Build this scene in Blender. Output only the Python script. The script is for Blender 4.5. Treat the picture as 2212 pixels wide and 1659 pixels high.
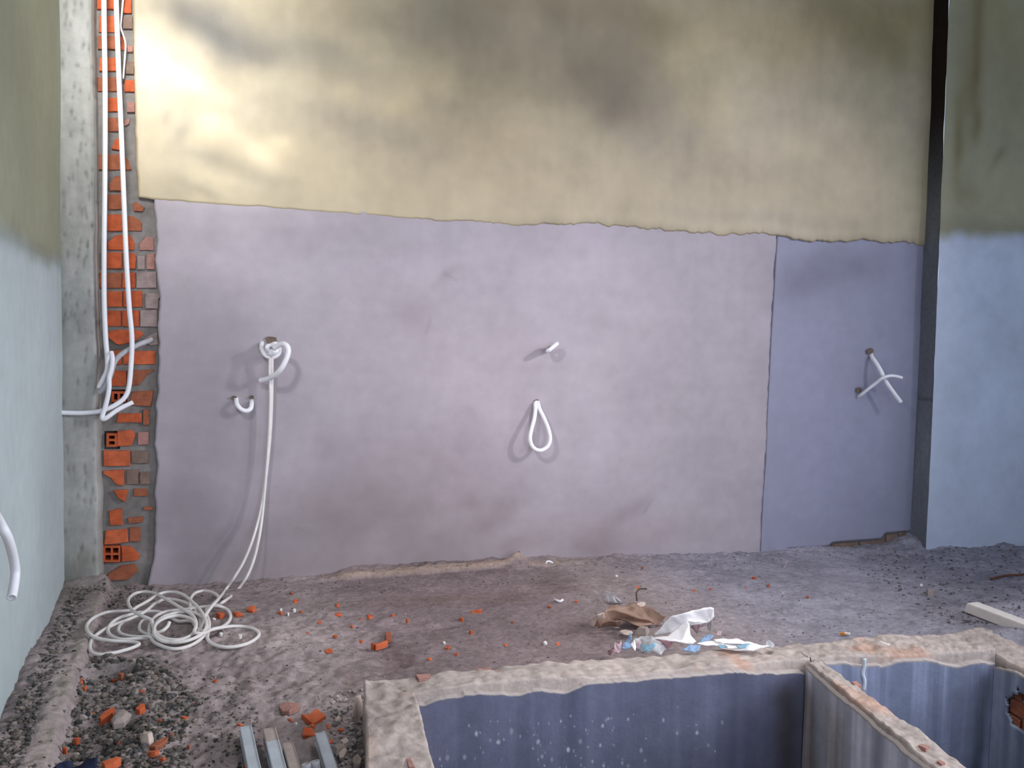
import bpy, bmesh, math, random
import numpy as np
from mathutils import Vector, Matrix

C = bpy.context.scene.collection
for o in list(bpy.data.objects):
    bpy.data.objects.remove(o)
rng = random.Random(7)

# ------------------------------------------------------------------ camera
FPX = 1900.0
yaw, pit, rol = math.radians(17.4), math.radians(3.4), math.radians(.95)
F = np.array([math.sin(yaw) * math.cos(pit), math.cos(yaw) * math.cos(pit), -math.sin(pit)])
R0 = np.array([math.cos(yaw), -math.sin(yaw), 0.0])
U0 = np.cross(R0, F)
U = math.cos(rol) * U0 - math.sin(rol) * R0
R = math.cos(rol) * R0 + math.sin(rol) * U0
CAM = np.array([0.0, -4.3, 1.19])
cam = bpy.data.objects.new('camera', bpy.data.cameras.new('camera'))
C.objects.link(cam)
cam.matrix_world = Matrix([[float(R[i]), float(U[i]), float(-F[i]), float(CAM[i])] for i in range(3)] + [[0, 0, 0, 1]])
cam.data.sensor_width = 36
cam.data.lens = 36 * FPX / 2212
cam.data.clip_start = .02
bpy.context.scene.camera = cam

# ------------------------------------------------------------------ world, lights, exposure
scn = bpy.context.scene
scn.view_settings.view_transform = 'Standard'
scn.view_settings.look = 'None'
scn.view_settings.exposure = 0.0
scn.view_settings.gamma = 1
scn.view_settings.use_curve_mapping = False
w = bpy.data.worlds.new('sky')
scn.world = w
w.use_nodes = True
bg = w.node_tree.nodes['Background']
bg.inputs[0].default_value = (.66, .78, 1.0, 1)
bg.inputs[1].default_value = 1.5


def area(name, loc, target, sx, sy, power, col, spread=180):
    l = bpy.data.lights.new(name, 'AREA')
    l.shape = 'RECTANGLE'
    l.size, l.size_y, l.energy, l.color = sx, sy, power, col
    l.spread = math.radians(spread)
    o = bpy.data.objects.new(name, l)
    C.objects.link(o)
    o.location = loc
    o.rotation_euler = (Vector(target) - Vector(loc)).to_track_quat('-Z', 'Y').to_euler()
    return o


area('window_daylight_right', (4.9, -3.4, 2.9), (1.3, 0, .95), .28, .28, 12.8, (1, .93, .99), 62)
area('added_side_fill', (5.3, -3.0, 2.2), (0, -2.2, .5), 1.0, 1.0, 21, (.93, .95, 1), 60)  # extra lamp added to lift the left wall and floor
area('window_daylight_left', (-.6, -2.6, 2.6), (1.3, 0, .8), .22, .22, 6.0, (1, .95, .98), 70)
area('window_daylight_upper', (-.50, -2.4, 3.1), (-.36, 0, 2.5), .6, .5, 10.5, (1, .98, .95), 50)
area('added_front_fill', (1.5, -5.5, 1.3), (1.3, 0, 1.0), 1.2, 1.8, 7.0, (1, .93, .97), 60)  # added frontal lamp behind the camera, no doorway is built
area('added_overhead_fill', (1.6, -2.4, 3.72), (1.6, -2.0, 0), 1.0, .8, 7.5, (1, .96, .95), 70)  # added lamp from above to brighten rim and floor


# ------------------------------------------------------------------ helpers: pixels to points on real planes
def ray(x, y):
    return F + (x - 1106) / FPX * R - (y - 829.5) / FPX * U


def on_plane(x, y, n, p0):
    d = ray(x, y)
    n = np.array(n, float)
    return CAM + d * ((n @ (np.array(p0, float) - CAM)) / (n @ d))


def W(x, y, d=0.0):                      # on the back wall, d metres in front of it
    return on_plane(x, y, (0, 1, 0), (0, -d, 0))


def G(x, y, z=0.0):                      # at height z above the ground
    return on_plane(x, y, (0, 0, 1), (0, 0, z))


LDIR = ray(415, 706.5)
LDIR = np.array([LDIR[0], LDIR[1], 0])
LDIR /= np.linalg.norm(LDIR)
LP = W(136, 700, .06)
LN = np.array([LDIR[1], -LDIR[0], 0])    # normal of the left wall, into the room


def LW(x, y, off=0.0):
    return on_plane(x, y, LN, LP + LN * off)


# ------------------------------------------------------------------ helpers: noise
def _hash(ix, iy, seed):
    h = (ix.astype(np.int64) * 374761393 + iy.astype(np.int64) * 668265263 + seed * 1274126177) & 0xffffffff
    h = ((h ^ (h >> 13)) * 1274126177) & 0xffffffff
    return ((h ^ (h >> 16)) & 0xffff) / 65535.0


def vnoise(x, y, seed):
    ix, iy = np.floor(x), np.floor(y)
    fx, fy = x - ix, y - iy
    fx, fy = fx * fx * (3 - 2 * fx), fy * fy * (3 - 2 * fy)
    a, b = _hash(ix, iy, seed), _hash(ix + 1, iy, seed)
    c, d = _hash(ix, iy + 1, seed), _hash(ix + 1, iy + 1, seed)
    return (a + (b - a) * fx) * (1 - fy) + (c + (d - c) * fx) * fy


def fbm(x, y, scale, octv=4, seed=0, gain=.5):   # -1 .. 1
    x, y = np.asarray(x, float) / scale, np.asarray(y, float) / scale
    s, amp, tot = 0, 1.0, 0
    for k in range(octv):
        s = s + amp * (vnoise(x * 2 ** k + 17.3 * k, y * 2 ** k - 9.1 * k, seed + k * 31) * 2 - 1)
        tot += amp
        amp *= gain
    return s / tot * 1.5


def sstep(a, b, x):
    t = np.clip((x - a) / (b - a), 0, 1)
    return t * t * (3 - 2 * t)


def srgb(r, g, b):
    f = lambda v: (v / 255 / 12.92) if v <= 10 else ((v / 255 + .055) / 1.055) ** 2.4
    return np.array([f(r), f(g), f(b)])


# ------------------------------------------------------------------ helpers: materials
def new_mat(name):
    m = bpy.data.materials.new(name)
    m.use_nodes = True
    nt = m.node_tree
    return m, nt, nt.nodes['Principled BSDF']


def mat(name, col, rough=.7, var=.12, nscale=30, bump=.15, bscale=120, metal=0.0, use_attr=False, wave=None, spec=.4, coat=0.0,
        rvar=0.0, rscale=2.0, dist=.004):
    """colour (flat or the mesh's own 'col' attribute) with procedural grain and fine relief"""
    m, nt, b = new_mat(name)
    N, L = nt.nodes, nt.links
    tc = N.new('ShaderNodeTexCoord')
    n1 = N.new('ShaderNodeTexNoise')
    n1.inputs['Scale'].default_value = nscale
    n1.inputs['Detail'].default_value = 6
    L.new(tc.outputs['Object'], n1.inputs['Vector'])
    mr = N.new('ShaderNodeMapRange')
    mr.inputs['From Min'].default_value = .25
    mr.inputs['From Max'].default_value = .75
    mr.inputs['To Min'].default_value = 1 - var
    mr.inputs['To Max'].default_value = 1 + var
    L.new(n1.outputs['Fac'], mr.inputs['Value'])
    mx = N.new('ShaderNodeVectorMath')
    mx.operation = 'SCALE'
    if use_attr:
        at = N.new('ShaderNodeAttribute')
        at.attribute_name = 'col'
        L.new(at.outputs['Color'], mx.inputs[0])
    else:
        mx.inputs[0].default_value = tuple(col)
    L.new(mr.outputs['Result'], mx.inputs['Scale'])
    L.new(mx.outputs['Vector'], b.inputs['Base Color'])
    b.inputs['Roughness'].default_value = rough
    b.inputs['Metallic'].default_value = metal
    b.inputs['Specular IOR Level'].default_value = spec
    if coat:
        b.inputs['Coat Weight'].default_value = coat
        b.inputs['Coat Roughness'].default_value = .25
    if rvar:
        n3 = N.new('ShaderNodeTexNoise')
        n3.inputs['Scale'].default_value = rscale
        n3.inputs['Detail'].default_value = 4
        L.new(tc.outputs['Object'], n3.inputs['Vector'])
        r2 = N.new('ShaderNodeMapRange')
        r2.inputs['From Min'].default_value = .3
        r2.inputs['From Max'].default_value = .7
        r2.inputs['To Min'].default_value = rough - rvar
        r2.inputs['To Max'].default_value = rough + rvar
        L.new(n3.outputs['Fac'], r2.inputs['Value'])
        L.new(r2.outputs['Result'], b.inputs['Roughness'])
    if bump:
        n2 = N.new('ShaderNodeTexNoise')
        n2.inputs['Scale'].default_value = bscale
        n2.inputs['Detail'].default_value = 5
        L.new(tc.outputs['Object'], n2.inputs['Vector'])
        src = n2.outputs['Fac']
        if wave:
            wv = N.new('ShaderNodeTexWave')
            wv.bands_direction = wave[0]
            wv.inputs['Scale'].default_value = wave[1]
            wv.inputs['Distortion'].default_value = .6
            L.new(tc.outputs['Object'], wv.inputs['Vector'])
            ad = N.new('ShaderNodeMath')
            ad.operation = 'ADD'
            L.new(wv.outputs['Fac'], ad.inputs[0])
            L.new(src, ad.inputs[1])
            src = ad.outputs[0]
        bp = N.new('ShaderNodeBump')
        bp.inputs['Strength'].default_value = bump
        bp.inputs['Distance'].default_value = dist
        L.new(src, bp.inputs['Height'])
        L.new(bp.outputs['Normal'], b.inputs['Normal'])
    return m


M = {}
M['plaster_old'] = mat('old_yellowed_cement_plaster', (1, 1, 1), .50, .05, 14, .10, 60, use_attr=True, rvar=.08, rscale=1.8, spec=.5)
M['plaster_new'] = mat('grey_cement_plaster', (1, 1, 1), .72, .05, 16, .12, 70, use_attr=True, spec=.35)
M['mortar'] = mat('rough_mortar', (1, 1, 1), .9, .14, 40, .5, 90, use_attr=True, spec=.2)
M['concrete'] = mat('cast_concrete', (1, 1, 1), .6, .10, 30, .3, 90, use_attr=True, spec=.45)
M['dirt'] = mat('cement_dust_and_dirt', (1, 1, 1), .95, .22, 60, .6, 150, use_attr=True, spec=.15)
M['lining'] = mat('dark_cement_render', (1, 1, 1), .6, .08, 30, .2, 90, use_attr=True, spec=.35)
M['stone'] = mat('grey_gravel', (1, 1, 1), .9, .2, 60, .4, 200, use_attr=True, spec=.2)
M['plain'] = mat('raw_concrete', srgb(150, 146, 140), .9, .1, 8, .2, 60)
for k, c in dict(orange=(196, 98, 62), bright=(206, 107, 70), dull=(162, 98, 72), pink=(168, 126, 116), pale=(160, 142, 138),
                 brown=(132, 112, 100)).items():
    M['brick_' + k] = mat('fired_clay_' + k, srgb(*c), .9, .24, 28, .55, 110, wave=('Z', 60), spec=.2)
M['hole'] = mat('hollow_shade', srgb(24, 18, 16), .95, .1, 30, 0)
M['pvc'] = mat('white_plastic_conduit', srgb(240, 240, 243), .42, .03, 20, .05, 200, spec=.5)
M['pvc_grey'] = mat('dusty_white_conduit', srgb(176, 176, 178), .6, .10, 40, .1, 200, spec=.4)
M['pvc_coil'] = mat('dusty_flexible_conduit', srgb(226, 222, 217), .5, .06, 30, .06, 200, spec=.45)


# ------------------------------------------------------------------ helpers: objects
def tag(o, label=None, cat=None, group=None, kind=None):
    for k, v in (('label', label), ('category', cat), ('group', group), ('kind', kind)):
        if v:
            o[k] = v
    return o


def empty(name, loc=(0, 0, 0)):
    o = bpy.data.objects.new(name, None)
    o.location = loc
    o.empty_display_size = .05
    C.objects.link(o)
    return o


def mesh_obj(name, verts, faces, m, parent=None, cols=None, smooth=True, origin=None):
    verts = np.asarray(verts, float)
    if origin is None:
        origin = np.zeros(3)
    me = bpy.data.meshes.new(name)
    me.from_pydata((verts - np.asarray(origin)).tolist(), [], [list(map(int, f)) for f in faces])
    if cols is not None:
        a = me.attributes.new('col', 'FLOAT_COLOR', 'POINT')
        c4 = np.ones((len(verts), 4), np.float32)
        c4[:, :3] = np.clip(cols, 0.002, 1)
        a.data.foreach_set('color', c4.ravel())
    if smooth:
        me.polygons.foreach_set('use_smooth', [True] * len(me.polygons))
    me.materials.append(m)
    me.update()
    o = bpy.data.objects.new(name, me)
    C.objects.link(o)
    o.location = origin
    if parent is not None:
        o.parent = parent
        o.location = np.asarray(origin) - np.array(parent.location)
    return o


def bm_obj(name, bm, m, parent=None, smooth=False, origin=None):
    me = bpy.data.meshes.new(name)
    bmesh.ops.recalc_face_normals(bm, faces=bm.faces[:])
    if origin is not None:
        bmesh.ops.translate(bm, verts=bm.verts[:], vec=-Vector(origin))
    bm.to_mesh(me)
    bm.free()
    if smooth:
        me.polygons.foreach_set('use_smooth', [True] * len(me.polygons))
    me.materials.append(m)
    o = bpy.data.objects.new(name, me)
    C.objects.link(o)
    org = Vector(origin) if origin is not None else Vector((0, 0, 0))
    o.location = org
    if parent is not None:
        o.parent = parent
        o.location = org - parent.location
    return o


def grid_faces(nu, nv, keep=None, base=0):
    i, j = np.meshgrid(np.arange(nu - 1), np.arange(nv - 1), indexing='ij')
    a = i * nv + j
    f = np.stack([a, a + nv, a + nv + 1, a + 1], -1).reshape(-1, 4) + base
    return f if keep is None else f[keep.ravel()]


def slab_panel(name, P, colsf, m, depth_vec, parent=None, kind=None):
    """P (nu,nv,3) front surface grid; edges are turned back along depth_vec so the coat has a real thickness"""
    nu, nv, _ = P.shape
    V = P.reshape(-1, 3)
    cols = colsf.reshape(-1, 3)
    Fc = grid_faces(nu, nv).tolist()
    loop = [i * nv for i in range(nu)] + [(nu - 1) * nv + j for j in range(1, nv)] + [i * nv + nv - 1 for i in range(nu - 2, -1, -1)] + \
           [j for j in range(nv - 2, 0, -1)]
    b0 = len(V)
    V = np.vstack([V, V[loop] + np.asarray(depth_vec)])
    cols = np.vstack([cols, cols[loop] * .9])
    n = len(loop)
    for k in range(n):
        Fc.append([loop[k], loop[(k + 1) % n], b0 + (k + 1) % n, b0 + k][::-1])
    o = mesh_obj(name, V, Fc, m, parent, cols)
    if kind:
        o['kind'] = kind
    return o


def box_bm(bm, lo, hi):
    r = bmesh.ops.create_cube(bm, size=1)
    for v in r['verts']:
        v.co = Vector([lo[i] + (v.co[i] + .5) * (hi[i] - lo[i]) for i in range(3)])
    return r['verts']


def box_struct(name, lo, hi, m, kind='structure'):
    bm = bmesh.new()
    box_bm(bm, lo, hi)
    o = bm_obj(name, bm, m)
    o['kind'] = kind
    return o


def catmull(pts, n=8):
    P = [np.asarray(p, float) for p in pts]
    P = [2 * P[0] - P[1]] + P + [2 * P[-1] - P[-2]]
    out = []
    for i in range(1, len(P) - 2):
        p0, p1, p2, p3 = P[i - 1:i + 3]
        for k in range(n):
            t = k / n
            out.append(.5 * (2 * p1 + (p2 - p0) * t + (2 * p0 - 5 * p1 + 4 * p2 - p3) * t * t + (3 * p1 - p0 - 3 * p2 + p3) * t ** 3))
    out.append(P[-2])
    return np.array(out)


def tube_geo(pts, r, sides=10, n=8, hollow=True, wob=0.0):
    P = catmull(pts, n) if n else np.array(pts, float)
    T = np.gradient(P, axis=0)
    T /= np.linalg.norm(T, axis=1)[:, None] + 1e-12
    a = np.cross(T[0], (0, 0, 1.0))
    if np.linalg.norm(a) < .1:
        a = np.cross(T[0], (1.0, 0, 0))
    a /= np.linalg.norm(a)
    rings = []
    for i in range(len(P)):
        a = a - T[i] * (a @ T[i])
        a /= np.linalg.norm(a)
        b = np.cross(T[i], a)
        ang = np.arange(sides) / sides * 2 * math.pi
        rr = (r if np.isscalar(r) else r[min(i, len(r) - 1)])
        rings.append(P[i] + rr * (np.cos(ang)[:, None] * a + np.sin(ang)[:, None] * b))
    V = np.vstack(rings)
    Fc = []
    ns = len(P)
    for i in range(ns - 1):
        for k in range(sides):
            Fc.append([i * sides + k, i * sides + (k + 1) % sides, (i + 1) * sides + (k + 1) % sides, (i + 1) * sides + k])
    for end, sgn in ((0, 1), (ns - 1, -1)):
        c, t = P[end], T[end] * sgn
        ring = [end * sides + k for k in range(sides)]
        if hollow:
            b0 = len(V)
            inner = c + (V[ring] - c) * .66
            V = np.vstack([V, inner, inner + t * (r if np.isscalar(r) else r[0]) * 2.5])
            for k in range(sides):
                k2 = (k + 1) % sides
                Fc.append([ring[k], ring[k2], b0 + k2, b0 + k])
                Fc.append([b0 + k, b0 + k2, b0 + sides + k2, b0 + sides + k])
            Fc.append([b0 + sides + k for k in range(sides)])
        else:
            Fc.append(ring)
    return V, Fc


def tube(name, pts, r, m, label=None, cat=None, group=None, parent=None, **kw):
    V, Fc = tube_geo(pts, r, **kw)
    o = mesh_obj(name, V, Fc, m, parent, origin=None if parent is not None else pts[0])
    bm = bmesh.new()
    bm.from_mesh(o.data)
    bmesh.ops.recalc_face_normals(bm, faces=bm.faces[:])
    bm.to_mesh(o.data)
    bm.free()
    return tag(o, label, cat, group) if label else o


def in_poly(x, y, poly):
    x, y = np.asarray(x), np.asarray(y)
    res = np.zeros(x.shape, bool)
    n = len(poly)
    for i in range(n):
        (x1, y1), (x2, y2) = poly[i][:2], poly[(i + 1) % n][:2]
        cond = ((y1 > y) != (y2 > y)) & (x < (x2 - x1) * (y - y1) / (y2 - y1 + 1e-12) + x1)
        res ^= cond
    return res


def blobs(x, z, col, lst, wfun=W, ax=(0, 2), seed=5):
    """stains, trowel patches and sheen painted into the colour: each multiplies the colour inside a soft noisy ellipse; centres and sizes read off the photo once"""
    nx = fbm(x, z, .35, 4, seed) * .45
    nz = fbm(x, z, .35, 4, seed + 77) * .45
    for (px, py, rx, ry, rot, mul) in lst:
        c = wfun(px, py)
        e = wfun(px + rx, py)
        g = wfun(px, py + ry)
        sx = max(np.linalg.norm(e - c), 1e-3)
        sz = max(np.linalg.norm(g - c), 1e-3)
        dx, dz = x - c[ax[0]], z - c[ax[1]]
        ca, sa = math.cos(math.radians(rot)), math.sin(math.radians(rot))
        u = (dx * ca + dz * sa) / sx + nx
        v = (-dx * sa + dz * ca) / sz + nz
        g = np.exp(-(u * u + v * v) * 1.1)[..., None]
        col = col * (1 + g * (np.asarray(mul) - 1))
    return col


# ================================================================== SETTING
CEIL = 3.7
X_PIL = W(1985, 700)[0]                                 # where the back wall meets the pilaster
PIL_D = .125                                            # how far the pilaster and right wall stand forward

# --- back wall: rough mortar bed behind everything
nx_, nz_ = 150, 190
xs = np.linspace(-.9, X_PIL + .08, nx_)
zs = np.linspace(-.25, CEIL, nz_)
X, Z = np.meshgrid(xs, zs, indexing='ij')
Y = .026 + fbm(X, Z, .12, 4, 3) * .005 + fbm(X, Z, .03, 2, 8) * .002
col = srgb(126, 122, 118) * (1 + .30 * fbm(X, Z, .10, 5, 11, .65))[..., None]
col = col * (1 - .15 * sstep(.1, -.1, Z)[..., None])
wall_back = mesh_obj('wall_back', np.stack([X, Y, Z], -1).reshape(-1, 3), grid_faces(nx_, nz_), M['mortar'], None, col.reshape(-1, 3))
wall_back['kind'] = 'structure'


def edge_fn(pts, axis_in, axis_out, d=0.0):
    P = np.array([W(a, b, d) for a, b in pts])
    o = np.argsort(P[:, axis_in])
    P = P[o]
    return lambda t: np.interp(t, P[:, axis_in], P[:, axis_out])


# --- old plaster coat, upper part
left_hi = edge_fn([(284, -200), (287, 0), (290, 150), (293, 280), (298, 400), (300, 440)], 2, 0)
left_lo = edge_fn([(333, 420), (340, 520), (334, 560), (342, 615), (347, 640), (341, 700), (346, 740), (342, 820), (337, 900), (333, 960), (339, 1005),
                   (332, 1060), (338, 1130), (332, 1200), (324, 1245), (318, 1275)], 2, 0)
joint = edge_fn([(296, 424), (330, 428), (420, 436), (560, 446), (700, 458), (800, 464), (1000, 480), (1075, 484), (1090, 487), (1200, 486), (1290, 484), (1310, 488),
                 (1340, 489), (1430, 497), (1500, 500), (1560, 507), (1640, 506), (1665, 508), (1700, 513), (1760, 522), (1840, 522), (1860, 515),
                 (1900, 524), (2000, 528)], 0, 2)
seam = edge_fn([(1680, 500), (1676, 560), (1672, 640), (1667, 720), (1664, 800), (1658, 900), (1656, 980), (1650, 1060), (1646, 1140), (1644, 1200)], 2, 0)

nu, nv = 420, 190
u = np.linspace(0, 1, nu)[:, None]
v = np.linspace(0, 1, nv)[None, :]
xr = X_PIL + .02
xt = -.42 + u * (xr + .42)
z0 = joint(xt) + fbm(xt, xt * 0, .05, 4, 21, .65) * (.003 + .008 * sstep(.4, 1.6, xt)) + fbm(xt, xt * 0, .4, 2, 22) * .004
Z = z0 + v * (CEIL - z0)
xl = left_hi(Z) + fbm(Z, Z * 0, .05, 3, 31) * .002
X = xl + u * (xr - xl)
Y = -.003 + fbm(X, Z, 1.1, 3, 41) * .008 + fbm(X, Z, .25, 3, 42) * .0022
UP = srgb(178, 165, 135)
DK = (.74, .76, .84)
upper_stains_sheen = [  # stains, plus pale patches painting the upper-left sheen into the colour
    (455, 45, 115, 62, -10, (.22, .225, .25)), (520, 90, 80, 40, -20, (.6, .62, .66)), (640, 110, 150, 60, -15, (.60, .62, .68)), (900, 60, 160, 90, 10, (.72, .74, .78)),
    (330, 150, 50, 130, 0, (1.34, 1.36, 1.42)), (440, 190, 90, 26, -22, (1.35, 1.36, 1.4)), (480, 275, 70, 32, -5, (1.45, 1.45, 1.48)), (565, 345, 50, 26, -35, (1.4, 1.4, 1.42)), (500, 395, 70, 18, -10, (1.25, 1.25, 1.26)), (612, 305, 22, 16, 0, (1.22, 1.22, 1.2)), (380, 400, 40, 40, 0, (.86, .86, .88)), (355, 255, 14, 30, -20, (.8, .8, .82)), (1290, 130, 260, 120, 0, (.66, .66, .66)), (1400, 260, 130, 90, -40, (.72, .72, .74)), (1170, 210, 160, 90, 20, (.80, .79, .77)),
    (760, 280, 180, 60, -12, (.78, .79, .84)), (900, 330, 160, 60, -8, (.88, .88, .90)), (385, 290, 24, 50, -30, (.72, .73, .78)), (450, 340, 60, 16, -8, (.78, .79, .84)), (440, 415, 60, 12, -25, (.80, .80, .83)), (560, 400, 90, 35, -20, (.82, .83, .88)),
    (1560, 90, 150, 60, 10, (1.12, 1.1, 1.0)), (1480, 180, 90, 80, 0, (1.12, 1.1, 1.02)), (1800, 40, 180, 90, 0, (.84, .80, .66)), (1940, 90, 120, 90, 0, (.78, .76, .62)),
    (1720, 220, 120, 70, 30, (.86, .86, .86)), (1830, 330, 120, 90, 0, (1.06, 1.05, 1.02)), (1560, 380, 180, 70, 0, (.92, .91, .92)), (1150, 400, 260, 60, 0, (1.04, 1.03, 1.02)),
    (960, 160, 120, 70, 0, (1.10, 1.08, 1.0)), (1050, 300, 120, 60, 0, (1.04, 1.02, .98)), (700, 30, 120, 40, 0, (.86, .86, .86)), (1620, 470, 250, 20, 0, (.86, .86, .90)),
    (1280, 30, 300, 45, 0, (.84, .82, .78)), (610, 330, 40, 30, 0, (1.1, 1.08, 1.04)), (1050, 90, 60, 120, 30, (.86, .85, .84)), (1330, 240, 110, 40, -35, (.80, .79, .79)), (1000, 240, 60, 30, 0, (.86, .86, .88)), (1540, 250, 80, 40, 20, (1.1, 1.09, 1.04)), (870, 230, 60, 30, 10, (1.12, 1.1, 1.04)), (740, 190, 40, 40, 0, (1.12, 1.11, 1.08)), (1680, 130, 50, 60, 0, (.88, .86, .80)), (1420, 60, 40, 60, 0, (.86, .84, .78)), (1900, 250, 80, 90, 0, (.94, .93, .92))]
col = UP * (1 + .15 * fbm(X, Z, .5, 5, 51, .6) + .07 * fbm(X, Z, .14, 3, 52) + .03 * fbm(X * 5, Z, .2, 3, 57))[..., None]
col = blobs(X, Z, col, upper_stains_sheen)
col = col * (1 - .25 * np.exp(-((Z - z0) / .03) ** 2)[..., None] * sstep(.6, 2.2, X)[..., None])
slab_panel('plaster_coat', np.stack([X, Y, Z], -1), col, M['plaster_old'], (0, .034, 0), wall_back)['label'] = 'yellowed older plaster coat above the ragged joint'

# --- newer grey coat, lower left field
nu, nv = 300, 170
u = np.linspace(0, 1, nu)[:, None]
v = np.linspace(0, 1, nv)[None, :]
Z = -.2 + v * (1.80 - -.2)
xl = left_lo(Z) + fbm(Z, Z * 0, .06, 3, 61) * .005
xs_ = seam(Z) - .006 + fbm(Z, Z * 0, .05, 3, 62) * .004
X = xl + u * (xs_ - xl)
zt = joint(X) + .012
Z = np.minimum(Z, zt) + 0 * X
Y = .002 + fbm(X, Z, 1.3, 3, 71) * .006 + fbm(X, Z, .3, 3, 72) * .0014
LO = srgb(170, 162, 168)
low_stains = [
    (640, 500, 150, 35, -5, (.88, .88, .88)), (430, 500, 70, 40, 0, (.90, .90, .90)), (580, 560, 220, 40, 0, (1.06, 1.06, 1.07)), (900, 690, 40, 60, 20, (.86, .84, .83)), (960, 600, 30, 12, 40, (.85, .84, .83)),
    (1060, 1120, 80, 35, 20, (.80, .77, .75)), (1120, 1170, 80, 26, 10, (.80, .77, .75)), (1360, 1100, 70, 20, 35, (.86, .83, .82)), (1290, 1180, 45, 25, 0, (.84, .80, .80)),
    (820, 1080, 200, 120, 0, (.90, .88, .87)), (430, 980, 110, 240, 0, (.74, .75, .76)), (620, 880, 60, 80, 0, (.93, .93, .93)), (1150, 600, 280, 100, 0, (1.05, 1.04, 1.04)), (1450, 800, 180, 260, 0, (1.05, 1.04, 1.02)),
    (1000, 890, 40, 20, 0, (.92, .91, .9)), (1300, 700, 40, 20, 0, (.93, .92, .92)), (700, 960, 40, 30, 0, (.9, .89, .88)), (1030, 800, 200, 120, 0, (1.0, .98, .98)), (1010, 1080, 30, 20, 0, (.86, .84, .82)),
    (770, 1230, 400, 40, 0, (.84, .81, .79)), (750, 1140, 280, 100, 0, (.74, .72, .70)), (420, 1150, 90, 110, 0, (.84, .83, .83)), (980, 1000, 200, 90, 0, (.90, .88, .88)), (1400, 1150, 200, 50, 0, (.96, .93, .90))]
col = LO * (1 + .11 * fbm(X, Z, .6, 5, 81, .6) + .04 * fbm(X, Z, .1, 3, 82) + .025 * fbm(X, Z * 6, .3, 3, 83))[..., None]
col = blobs(X, Z, col, low_stains, seed=15)
# thin drawn trowel scratches
for (x1, y1, x2, y2, wd) in [(930, 690, 920, 720, 2), (1390, 1110, 1410, 1080, 2), (1690, 250, 1698, 320, 2), (640, 1140, 650, 1145, 2), (960, 590, 985, 605, 2)]:
    a, b = W(x1, y1), W(x2, y2)
    t = np.clip(((X - a[0]) * (b[0] - a[0]) + (Z - a[2]) * (b[2] - a[2])) / ((b[0] - a[0]) ** 2 + (b[2] - a[2]) ** 2), 0, 1)
    dd = np.hypot(X - a[0] - t * (b[0] - a[0]), Z - a[2] - t * (b[2] - a[2]))
    col = col * (1 - .12 * np.exp(-(dd / .008) ** 2))[..., None]
slab_panel('plaster_coat', np.stack([X, Y, Z], -1), col, M['plaster_new'], (0, .026, 0), wall_back)['label'] = 'broad smooth grey newer plaster coat below the joint'

# --- newer grey coat, narrow right field
nu, nv = 110, 170
u = np.linspace(0, 1, nu)[:, None]
v = np.linspace(0, 1, nv)[None, :]
bot = edge_fn([(1640, 1200), (1690, 1186), (1790, 1180), (1800, 1172), (1850, 1168), (1905, 1164), (1915, 1152), (1960, 1148), (1990, 1146)], 0, 2)
xa = seam(np.linspace(-.05, 1.8, nv))[None, :]
xb = X_PIL + .015
X = xa + .004 + u * (xb - xa)
zb = bot(X) - .03 * (X < W(1700, 1190)[0])
Z = zb + v * (joint(X) + .012 - zb)
Y = .006 + fbm(X, Z, .9, 3, 91) * .005 + fbm(X, Z, .3, 3, 92) * .0012
RO = srgb(148, 148, 166)
col = RO * (1 + .06 * fbm(X, Z, .5, 5, 93) + .03 * fbm(X, Z, .1, 3, 94))[..., None]
col = blobs(X, Z, col, [(1800, 590, 100, 45, 10, (.72, .72, .72)), (1720, 640, 60, 40, 0, (.9, .9, .9)), (1940, 900, 20, 200, 0, (.93, .93, .93)), (1780, 1000, 90, 150, 0, (1.05, 1.05, 1.06)),
                        (1780, 800, 80, 120, 0, (1.02, 1.02, 1.03)), (1700, 1150, 60, 40, 0, (.95, .95, .95))], seed=25)
slab_panel('plaster_coat', np.stack([X, Y, Z], -1), col, M['plaster_new'], (0, .022, 0), wall_back)['label'] = 'narrow bluish grey plaster coat beside the pilaster'

# --- exposed hollow bricks of the vertical chase (each brick a part of the wall)
BRICKS = []


def q(x0, x1, y0, y1):
    return [(x0, y0), (x1, y0), (x1, y1), (x0, y1)]


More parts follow.
